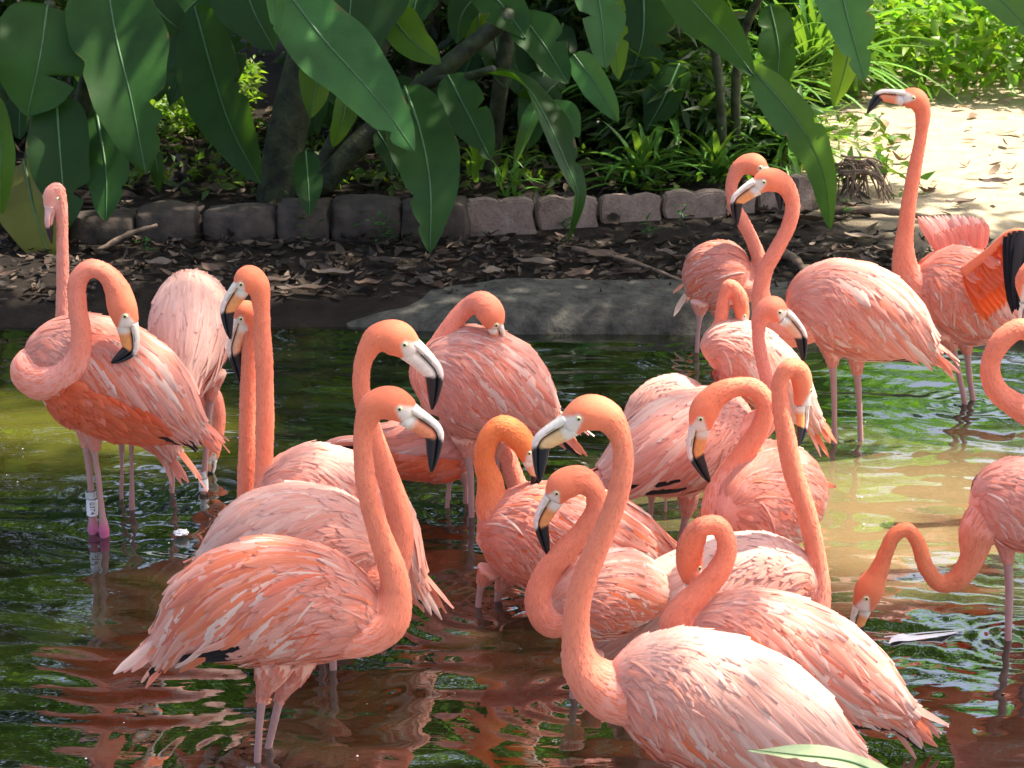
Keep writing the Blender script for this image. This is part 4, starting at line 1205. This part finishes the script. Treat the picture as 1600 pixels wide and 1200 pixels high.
flamingo((1325, 695), [(1182, 291, 15), (1201, 281, 20), (1224, 288, 17), (1238, 315, 13), (1233, 350, 13), (1216, 385, 13), (1197, 420, 13.5), (1189, 455, 15), (1196, 490, 22), (1225, 515, 34), (1265, 505, 48)],
         [(1238, 490, 0), (1325, 483, 0), (1452, 545, 0)], 76, [(1176, 295), (1152, 314), (1152, 352)],
         [[(1300, 530, 26), (1301, 570, 10), (1303, 610, 6.5), (1304, 690, 6), (1305, 740, 6)], [(1337, 535, 26, .06), (1339, 580, 10, .06), (1342, 620, 6.5, .06), (1345, 698, 6, .06), (1346, 740, 6, .06)]],
         'pink flamingo standing on both legs with S curved neck, right of the crossed necks', 203, pale=0.45, hb=14, lower=OR_L, pink=.3, tail=10, black=1, drape=.7)
flamingo((1150, 785), [(1160, 505, 11), (1159, 486, 13.5), (1153, 458, 12.5), (1140, 446, 11), (1131, 466, 10.5), (1127, 500, 12), (1121, 525, 18), (1128, 555, 36)],
         [(1108, 560, -.03), (1165, 562, 0), (1268, 655, .08)], 56, [(1161, 508), (1163, 524), (1157, 540)],
         [[(1150, 610, 20), (1150, 650, 7), (1150, 840, 6)]],
         'flamingo with its back in full sun and its bill buried in its feathers', 204, pale=0.6, hb=9, pink=.15, tail=8, black=1, q=.9)
flamingo((205, 797), [(79, 326, 12), (82, 303, 15), (90, 296, 12), (95, 318, 11), (97, 358, 10.5), (98, 430, 11), (99, 490, 13), (106, 545, 26), (135, 570, 42)],
         [(110, 565, 0), (175, 600, 0), (262, 700, 0)], 62, [(80, 328, -.01), (77, 346, -.02), (81, 381, -.01)],
         [[(203, 640, 20), (205, 680, 8), (206, 797, 6.5), (206, 850, 6.5)], [(190, 640, 20, .1), (190, 690, 8, .1), (190, 850, 6.5, .1)]],
         'flamingo at far left with neck held straight up behind the preening bird', 205, pale=0.4, hb=10, pink=.7, tail=8, black=0, q=.7, necktone=(.74, .30, .22), facew=.15, upcol=(.62, .36, .30), lower=(.6, .3, .24))
flamingo((295, 770), [(331, 716, 12, .2), (334, 700, 14, .2), (341, 672, 12, .22), (342, 640, 11.5, .24), (334, 615, 11.5, .26), (322, 625, 12, .28), (313, 640, 12, .3), (310, 600, 14, .3), (306, 560, 26, .25), (303, 530, 48, .15)],
         [(304, 490, .26), (299, 508, .02), (285, 600, -.22)], 78, [(330, 722, .2), (329, 735, .2), (322, 752, .2)],
         [[(332, 580, 24), (329, 615, 12), (325, 660, 7), (318, 765, 6.5), (316, 810, 6.5)], [(265, 580, 22), (266, 620, 9), (268, 690, 6), (269, 772, 5.5), (269, 810, 5.5)]],
         'pale pink flamingo seen from behind, feeding with its head down between its legs', 206, pale=0.95, wr=.80, hb=9, pink=.55, tail=9, black=2, drape=.9)
flamingo((700, 795), [(845, 800, 15), (835, 785, 20), (812, 765, 18), (799, 735, 17), (790, 712, 17), (768, 698, 20), (735, 705, 34)],
         [(742, 708, 0), (675, 703, .02), (565, 690, .06)], 46, [(850, 808), (852, 822), (846, 840)],
         [[(702, 735, 13), (702, 755, 7), (698, 802, 6), (697, 850, 6)], [(724, 735, 13, .05), (727, 757, 7, .05), (728, 800, 6, .05), (728, 850, 6, .05)]],
         'low bending flamingo mostly hidden behind the two heads facing right', 207, hb=12, pink=.5, tail=6, black=4, red=.4, q=.7)
flamingo((745, 808), [(773, 508, 17, -.04), (766, 488, 24, -.04), (752, 474, 21, -.03), (730, 481, 16, 0), (706, 508, 16), (689, 538, 20), (668, 580, 36), (690, 610, 60)],
         [(662, 598, 0), (745, 600, 0), (858, 655, 0)], 91, [(775, 514, -.04), (778, 530, -.02), (772, 548, 0)],
         [[(728, 680, 26), (731, 710, 10), (735, 740, 7), (737, 804, 6.5), (737, 850, 6.5)], [(776, 680, 24, .06), (777, 712, 9, .06), (778, 800, 6, .06), (778, 850, 6, .06)]],
         'pink flamingo in mid water preening its back, neck arched like a hook', 208, pale=0.4, hb=13, pink=.45, tail=8, black=4, drape=.8)
flamingo((1050, 800), [(1130, 700, 12), (1125, 685, 16), (1115, 672, 14), (1100, 665, 14), (1085, 660, 25)],
         [(1095, 655, 0), (1050, 648, .03), (985, 700, .05)], 62, [(1134, 705), (1140, 715), (1136, 730)],
         [[(1040, 700, 20), (1040, 730, 7), (1040, 850, 6)]],
         'flamingo showing only a pale humped back above the bird looking right', 209, pale=0.6, hb=9, pink=.4, tail=3, black=0, q=.7)
flamingo((1072, 850), [(1221, 494, 16), (1207, 482, 22), (1190, 492, 16), (1185, 520, 11.5), (1188, 550, 11.5), (1196, 582, 12), (1204, 612, 14), (1198, 650, 26), (1165, 680, 50)],
         [(1165, 675, .12), (1080, 690, 0), (945, 745, -.1)], 82, [(1230, 499), (1250, 524), (1255, 565)],
         [[(1075, 750, 26), (1075, 790, 13), (1070, 815, 8), (1062, 850, 7), (1060, 900, 7)], [(1020, 740, 22), (1018, 775, 8), (1016, 850, 6.5), (1016, 900, 6)]],
         'flamingo with mauve pink body in the middle, head turned right with black tipped bill', 210, pale=0.45, hb=14, pink=.75, tail=8, black=6, drape=.6, wr=.8)
flamingo((1640, 800), [(1606, 470, 13), (1602, 437, 17), (1620, 416, 16), (1642, 436, 14), (1650, 500, 14), (1655, 560, 22), (1690, 600, 40)],
         [(1670, 590, 0), (1740, 600, 0), (1850, 660, 0)], 75, [(1605, 478), (1600, 495), (1608, 520)], [[(1740, 650, 20), (1740, 690, 7), (1740, 850, 6)]],
         'flamingo cut off by the right edge, only its lowered head shows', 211, hb=11, tail=0, black=0, q=.5)
flamingo((1640, 880), [(1618, 575, 14), (1622, 552, 19), (1616, 524, 18), (1593, 514, 18), (1563, 535, 18), (1547, 573, 17), (1556, 608, 19), (1585, 632, 24), (1635, 655, 45)],
         [(1612, 665, 0), (1690, 690, 0), (1800, 740, 0)], 78, [(1616, 582), (1610, 600), (1620, 620)], [[(1700, 740, 20), (1700, 780, 7), (1700, 930, 6)]],
         'flamingo at the right edge with glowing orange looped neck', 212, hb=12, tone=.5, tail=4, black=0, q=.8)
# ---- left preening bird
flamingo((152, 832), [(199, 506, 20, -.11), (191, 480, 25, -.11), (182, 450, 21, -.11), (166, 428, 17, -.11), (141, 419, 15.5, -.11), (122, 438, 15.5, -.11), (121, 480, 16, -.11), (127, 522, 17, -.11), (121, 562, 21, -.11), (97, 590, 27, -.09), (64, 594, 34, -.05), (50, 578, 42, -.01), (85, 570, 52, .03)],
         [(42, 570, 0), (160, 588, 0), (305, 672, 0)], 92, [(200, 515, -.11), (203, 545, -.11), (174, 567, -.11)],
         [[(135, 655, 26), (134, 690, 10), (139, 730, 7), (144, 790, 7), (145, 813, 8.5), (145, 826, 10.5), (147, 842, 8), (150, 900, 8)],
          [(150, 655, 26, -.02), (148, 700, 9, -.02), (154, 750, 6.5, -.02), (160, 805, 7, -.02), (162, 820, 9.5, -.02), (163, 832, 10.5, -.02), (164, 848, 8, -.02), (164, 900, 8, -.02)]],
         'preening flamingo at left with red orange wing, looped neck and white leg ring', 213, pale=0.35, hb=17, lower=OR_L, tone=.2, pink=.35, tail=9, black=6, red=1.0, wr=.66, knob=1.0)
# ---- centre left group
flamingo((470, 975), [(378, 502, 17), (387, 488, 22), (394, 508, 16), (389, 560, 14), (387, 620, 14), (386, 700, 15), (386, 780, 18), (398, 832, 32), (440, 850, 52)],
         [(410, 840, 0), (490, 835, 0), (590, 870, 0)], 72, [(377, 508), (366, 545), (381, 608)], [[(470, 890, 20), (470, 930, 7), (470, 1030, 6.5)]],
         'flamingo behind another at left centre, only neck and black tipped bill showing', 214, pale=0.3, hb=14, tone=.3, tail=3, black=0, q=.7)
flamingo((500, 1000), [(379, 449, 18), (389, 436, 24), (402, 444, 20), (408, 474, 15), (410, 520, 15), (413, 575, 15.5), (414, 650, 15.5), (413, 737, 16.5), (415, 790, 22), (435, 830, 42), (475, 825, 62)],
         [(430, 805, 0), (515, 790, 0), (645, 905, 0)], 93, [(374, 454), (356, 484), (360, 530)], [[(505, 880, 24), (505, 930, 8), (503, 1060, 7)], [(530, 880, 24, .06), (528, 930, 8, .06), (526, 1060, 7, .06)]],
         'flamingo with straight upright neck at left centre, bill pointing down left', 215, pale=0.55, hb=15, lower=OR_L, tone=.1, tail=8, black=1, drape=.9)
flamingo((515, 1048), [(645, 548, 21), (620, 529, 30), (591, 528, 24), (569, 560, 15.5), (565, 611, 15.5), (578, 665, 17), (602, 735, 19.5), (623, 805, 22), (621, 862, 27), (597, 898, 44), (545, 880, 66)],
         [(590, 888, 0), (470, 852, 0), (325, 885, 0)], 98, [(647, 551), (677, 583), (675, 640)],
         [[(515, 930, 28), (519, 980, 9), (520, 1010, 8), (521, 1050, 7.5), (524, 1110, 7)], [(490, 930, 28, .05), (500, 985, 9, .05), (502, 1045, 7.5, .05), (500, 1100, 7, .05)]],
         'flamingo facing right with pale bill, its head just above the front left bird', 216, pale=0.7, hb=20, lower=PALE_L, tail=6, black=2)
flamingo((405, 1190), [(640, 644, 22), (612, 630, 30), (586, 634, 25), (569, 668, 17), (568, 720, 17), (577, 780, 18.5), (595, 840, 20.5), (614, 895, 24), (617, 935, 29), (600, 970, 42), (555, 980, 62), (505, 962, 78)],
         [(590, 1003, 0), (432, 942, 0), (258, 1003, 0)], 103, [(645, 653), (677, 677), (674, 738)],
         [[(438, 1010, 42), (422, 1055, 26), (411, 1085, 12), (407, 1115, 8.5), (402, 1195, 8), (400, 1270, 8)], [(470, 1005, 40, .07), (455, 1055, 24, .07), (440, 1085, 12, .07), (428, 1130, 8.5, .07), (414, 1195, 8, .07), (405, 1270, 8, .07)]],
         'front left flamingo with tousled orange plumage, standing in shallow water facing right', 217, pale=0.2, hb=20, lower=RED_L, tone=.9, tail=12, black=9, drape=.8)
# ---- centre and right group
flamingo((770, 950), [(828, 718, 15), (820, 697, 21), (804, 678, 23), (783, 667, 19.5), (764, 684, 18.5), (757, 720, 18.5), (766, 752, 22), (770, 790, 34), (790, 830, 62)],
         [(752, 845, 0), (870, 842, 0), (1048, 875, .05)], 91, [(830, 723), (838, 742), (830, 768)], [[(765, 890, 22), (752, 915, 9), (747, 950, 7), (745, 1010, 6.5)], [(795, 895, 22, .05), (780, 925, 9, .05), (774, 955, 7, .05), (772, 1010, 6.5, .05)]],
         'deep orange flamingo at centre with tightly folded neck', 218, pale=0.12, hb=13, tone=.75, tail=8, black=2, necktone=(.80, .21, .055))
flamingo((1170, 935), [(1094, 668, 19), (1101, 640, 26), (1121, 617, 21), (1150, 605, 17), (1178, 607, 16.5), (1196, 630, 16.5), (1189, 665, 17), (1168, 700, 18.5), (1140, 738, 20), (1119, 778, 22), (1122, 815, 30), (1165, 815, 52)],
         [(1135, 800, -.08), (1195, 782, .05), (1268, 765, .22)], 92, [(1092, 676), (1087, 708), (1109, 754)], [[(1180, 860, 22), (1180, 890, 8), (1180, 1000, 7)]],
         'flamingo facing left at right centre, neck bent in a high hook over its chest', 219, pale=0.2, hb=17, lower=OR_L, tail=5, black=0, wr=.85)
flamingo((1140, 1040), [(1253, 632, 14, .03), (1254, 604, 17, .03), (1248, 580, 18, .02), (1233, 573, 15, 0), (1220, 592, 14), (1219, 630, 15), (1226, 670, 16), (1239, 735, 17.5), (1260, 800, 17.5), (1275, 870, 17.5), (1279, 920, 21), (1265, 958, 36), (1220, 950, 62)],
         [(1262, 938, 0), (1145, 925, 0), (945, 1012, -.02)], 93, [(1252, 640, .03), (1253, 668, .02), (1247, 698, .0)], [[(1150, 990, 26), (1150, 1020, 9), (1150, 1100, 8)]],
         'flamingo with very long neck drooping its bill down, streaked wing to its left', 220, pale=0.7, hb=12, lower=OR_L, tail=8, black=6, drape=.3)
flamingo((905, 1092), [(866, 777, 19), (880, 758, 27), (907, 750, 24), (929, 768, 18.5), (930, 797, 17.5), (912, 828, 18.5), (879, 865, 20.5), (851, 900, 22), (843, 940, 26), (862, 968, 36), (905, 955, 40)],
         [(872, 968, 0), (940, 930, .05), (1040, 930, .16)], 72, [(861, 787), (846, 816), (857, 869)], [[(895, 1020, 22), (896, 1055, 9), (895, 1092, 8), (895, 1150, 7)], [(925, 1020, 22, .05), (922, 1055, 9, .05), (920, 1090, 8, .05), (920, 1150, 7, .05)]],
         'flamingo facing left with bent neck, bill hanging just below the front bird', 221, pale=0.5, hb=16, lower=OR_L, tone=.1, tail=5, black=1)
flamingo((1575, 1000), [(1348, 949, 20), (1359, 920, 25), (1373, 892, 17), (1385, 861, 13.5), (1398, 836, 13), (1417, 827, 13), (1434, 848, 13.5), (1447, 886, 14), (1470, 912, 15.5), (1498, 903, 18.5), (1519, 872, 22), (1527, 835, 33), (1550, 806, 45), (1590, 796, 50)],
         [(1520, 785, 0), (1600, 790, 0), (1725, 830, 0)], 74, [(1345, 957), (1340, 978), (1352, 1004)],
         [[(1570, 830, 26), (1574, 870, 12), (1577, 920, 8.5), (1575, 1000, 7.5), (1574, 1050, 7)], [(1610, 830, 24, .05), (1612, 870, 10, .05), (1612, 1050, 7, .05)]],
         'flamingo at the right dipping its bill into the water', 222, pale=0.35, hb=15, lower=OR_L, tone=.3, pink=.5, tail=4, black=2, necktone=(.74, .20, .085))
flamingo((1180, 1180), [(1082, 905, 19, .06), (1077, 878, 24, .05), (1081, 848, 22, .03), (1097, 823, 17.5, 0), (1121, 821, 16.5), (1136, 850, 17.5), (1127, 885, 19.5), (1099, 920, 22), (1066, 955, 26), (1058, 985, 38), (1100, 1005, 62)],
         [(1078, 1008, 0), (1205, 1020, 0), (1410, 1115, 0)], 97, [(1086, 918, .06), (1093, 940, .06), (1086, 962, .05)], [[(1180, 1090, 30), (1180, 1130, 9), (1180, 1260, 8)]],
         'flamingo with small looped neck hiding its face, behind the front right bird', 223, pale=0.55, hb=15, tone=.15, tail=14, black=3, drape=.25)
flamingo((1080, 1285), [(887, 664, 22), (918, 645, 31), (948, 651, 27), (968, 680, 19), (974, 717, 17.5), (968, 763, 18.5), (953, 810, 19), (932, 857, 20.5), (913, 905, 22), (902, 950, 22), (901, 1000, 25), (912, 1045, 36), (950, 1078, 58), (1010, 1090, 80)],
         [(955, 1082, 0), (1105, 1098, 0), (1330, 1190, 0)], 113, [(883, 669), (848, 692), (843, 753)],
         [[(1080, 1190, 36), (1070, 1230, 12), (1070, 1360, 8)], [(1110, 1190, 36, .08), (1110, 1240, 12, .08), (1110, 1360, 8, .08)]],
         'nearest flamingo at the bottom right with long upright S neck, facing left', 224, pale=0.7, hb=20, lower=(.80, .48, .20), tail=10, black=4, drape=.2)

# ---- raised wings of the tall bird
def raised_wings():
    r = np.random.default_rng(300)
    Yu = ground_at(1518, 632)[1]
    tall = [o for o in bpy.data.objects if o.name.startswith('flamingo') and 'tallest' in o.get('label', '')][0]
    def wing(arm, fths, name):
        C = catmull([at(x, y, Yu + d) for x, y, d in arm], 20)
        V, F = tube(C, np.linspace(.022, .008, 20), 10)
        w = link(name, pymesh(name, V, F, M_SKIN, True, np.repeat((SALM * .6 + ORAN * .4)[None], len(V), 0)), tall)
        for (s, dx, dy, dd, L, wd, c, ct) in fths:
            p0 = C[min(19, int(s * 19))]
            m = mpp(1500, 450, Yu)
            d = unit(np.array([dx * m, dd, -dy * m]))
            t = np.linspace(0, 1, 7)
            nrm = unit(np.cross(d, np.cross((0, -1.0, .2), d)))
            X = np.cross(nrm, d)
            P = p0 + d * (t * L)[:, None] - np.array([0, 0, 1]) * (t ** 2 * L * .12)[:, None] + nrm * (r.normal(0, .006) + .004)
            wp = np.interp(t, [0, .2, .6, .9, 1], [.5, .9, 1, .6, .05]) * wd * .5
            V = np.stack([P + X * wp[:, None], P + nrm * wd * .12, P - X * wp[:, None]], 1)
            cc = np.array(c) * r.uniform(.85, 1.1); cols = cc + (np.array(ct) - cc) * np.repeat(t, 3)[:, None] * .6
            uv = np.stack([np.tile([-1, 0, 1], 7), np.repeat(t, 3)], -1) + r.uniform(0, 30)
            link('wing_feather', mesh_np('wing_feather', V.reshape(-1, 3), grid_faces(7, 3), M_FEATHER, cols, uv), w)
    BK = (.012, .010, .012)
    near = []
    for k in range(16):                                   # red under-coverts, row by row
        q = k / 15; near.append((q * .75, 26 + 6 * q, 46 - 14 * q, .01, .19 - .02 * q, .055, RED * .75 + ORAN * .25, ORAN))
    for k in range(14):
        q = k / 13; near.append((q * .7, 30, 40 - 12 * q, -.02, .11, .045, RED * .4 + ORAN * .6, SALM))
    for k in range(12):
        q = k / 11; near.append((.62 + .38 * q, 4 - 26 * q, 52, -.05, .25, .045, BK, BK))
    for k in range(12):
        q = k / 11; near.append((q, 30, 18, -.04, .06, .035, SALM, PALE))
    wing([(1508, 425, -.12), (1545, 395, -.2), (1585, 362, -.26), (1640, 372, -.3)], near, 'near_wing')
    far = []
    for k in range(16):
        q = k / 15; far.append((q, -34 + 30 * q, -60, .02, .20 - .07 * q, .042, PINK * .6 + PALE * .4, WHIT if k % 3 else PALE))
    for k in range(14):
        q = k / 13; far.append((q, -22 + 22 * q, -60, -.02, .12, .04, SALM * .5 + PINK * .5, PALE))
    wing([(1474, 402, .04), (1492, 396, .08), (1512, 390, .1), (1536, 388, .12)], far, 'far_wing')
raised_wings()

# ---- leg rings with their lettering
def leg_ring(px, py0, py1, Y, rad_px, text, ang, label):
    bird = [o for o in bpy.data.objects if label in o.get('label', '')][0]
    m = mpp(px, py0, Y); a, b = at(px - 1, py0, Y), at(px, py1, Y)
    C = np.linspace(a, b, 6)
    V, F = tube(C, np.full(6, rad_px * m), 20, cap=False)
    k = link('leg_ring', pymesh('leg_ring', V, F, M_BAND), bird)
    c = bpy.data.curves.new('lettering', 'FONT'); c.body = text; c.size = (py1 - py0) * m * .42; c.align_x = 'CENTER'; c.align_y = 'CENTER'
    c.extrude = .0004
    ob = bpy.data.objects.new('tmp', c); COL.objects.link(ob)
    dg = bpy.context.evaluated_depsgraph_get()
    me = bpy.data.meshes.new_from_object(ob.evaluated_get(dg)); bpy.data.objects.remove(ob)
    me.name = 'lettering'; me.materials.clear(); me.materials.append(M_INK)
    co = np.empty(len(me.vertices) * 3, np.float32); me.vertices.foreach_get('co', co); co = co.reshape(-1, 3)
    # text runs down the leg, wrapped round the ring
    R = rad_px * m + .0006
    mid = (a + b) / 2
    phi = co[:, 1] / R + ang
    out = np.column_stack([mid[0] + np.sin(phi) * (R + co[:, 2]), mid[1] - np.cos(phi) * (R + co[:, 2]), mid[2] - co[:, 0]])
    me.vertices.foreach_set('co', out.astype(np.float32).ravel()); me.update()
    link('lettering', me, k)
    V, F = tube(np.linspace(at(px - 3, py0 - 12, Y), at(px - 2, py0 - 1, Y), 4), np.full(4, rad_px * m * .96), 18, cap=False)
    link('leg_ring', pymesh('leg_ring', V, F, M_BANDG), bird)
Yb = ground_at(152, 832)[1]
leg_ring(144.5, 779, 804, Yb, 9.0, '0374', .15, 'preening flamingo at left')
Yc = ground_at(295, 770)[1]
leg_ring(318.5, 747, 765, Yc, 7.6, '24', -.2, 'seen from behind')

# ---- floating feathers and foam
def floaters():
    g = ground_at(1345, 1002); RINGS.append((g[0], g[1], .0022, .05, .2))
    root = empty('floating_feather', ground_at(1410, 1000), 'white feather floating beside the dipping bill', 'feather')
    p0, p1 = ground_at(1392, 1003), ground_at(1500, 990)
    t = np.linspace(0, 1, 14); V = []
    for q in t:
        c = p0 * (1 - q) + p1 * q; w = .012 * (1 - q) ** .6 + .002
        h = .008 + .014 * math.exp(-((q - .12) / .12) ** 2)
        for k in (-1, -.5, 0, .5, 1):
            V.append(c + np.array([.01 * k, w * k * 1.6, h * (1 - .6 * k * k)]))
    link('vane', mesh_np('vane', V, grid_faces(14, 5), M_WHITE), root)
    V, F = tube(catmull([p0 + (-.02, 0, .015), (p0 + p1) / 2 + (0, 0, .016), p1 + (.01, 0, .012)], 10), np.linspace(.002, .001, 10), 6)
    link('shaft', pymesh('shaft', V, F, M_WHITE), root)
    r = np.random.default_rng(7)
    for (x, y, s, lab) in [(283, 836, .017, 'small white down tuft floating below the legs of the bird seen from behind')]:
        g = ground_at(x, y)
        bm = bmesh.new(); bmesh.ops.create_icosphere(bm, subdivisions=3, radius=s)
        for v in bm.verts:
            n = 1 + r.normal(0, .16); v.co = (v.co.x * 1.3 * n, v.co.y * 1.2 * n, max(v.co.z * .6 * n, -.004))
        me = bpy.data.meshes.new('down_tuft'); bm.to_mesh(me); bm.free(); me.materials.append(M_WHITE)
        link('down_tuft', me, None, (g[0], g[1], .008), label=lab, category='feather')
floaters()
def flecks():
    r = np.random.default_rng(17); n = 34
    P = np.array([ground_at(r.uniform(0, 1600), r.uniform(560, 1190)) for k in range(n)]) + (0, 0, .006)
    s = r.uniform(.0012, .004, (n, 1, 1))
    th = np.linspace(0, 2 * pi, 6, endpoint=False)
    ring = np.stack([np.cos(th), np.sin(th), 0 * th], -1)[None] * s * r.uniform(.5, 1.4, (n, 6, 1))
    V = np.concatenate([P[:, None] + ring, P[:, None] + np.array([0, 0, .8]) * s], 1)
    b = np.arange(n)[:, None] * 7
    F = np.concatenate([b + np.array([[j, (j + 1) % 6, 6]]) for j in range(6)], 0)
    link('floating_flecks', mesh_np('floating_flecks', V, F, M_WHITE), kind='stuff', label='tiny white flecks of down drifting on the water', category='down flecks')
flecks()
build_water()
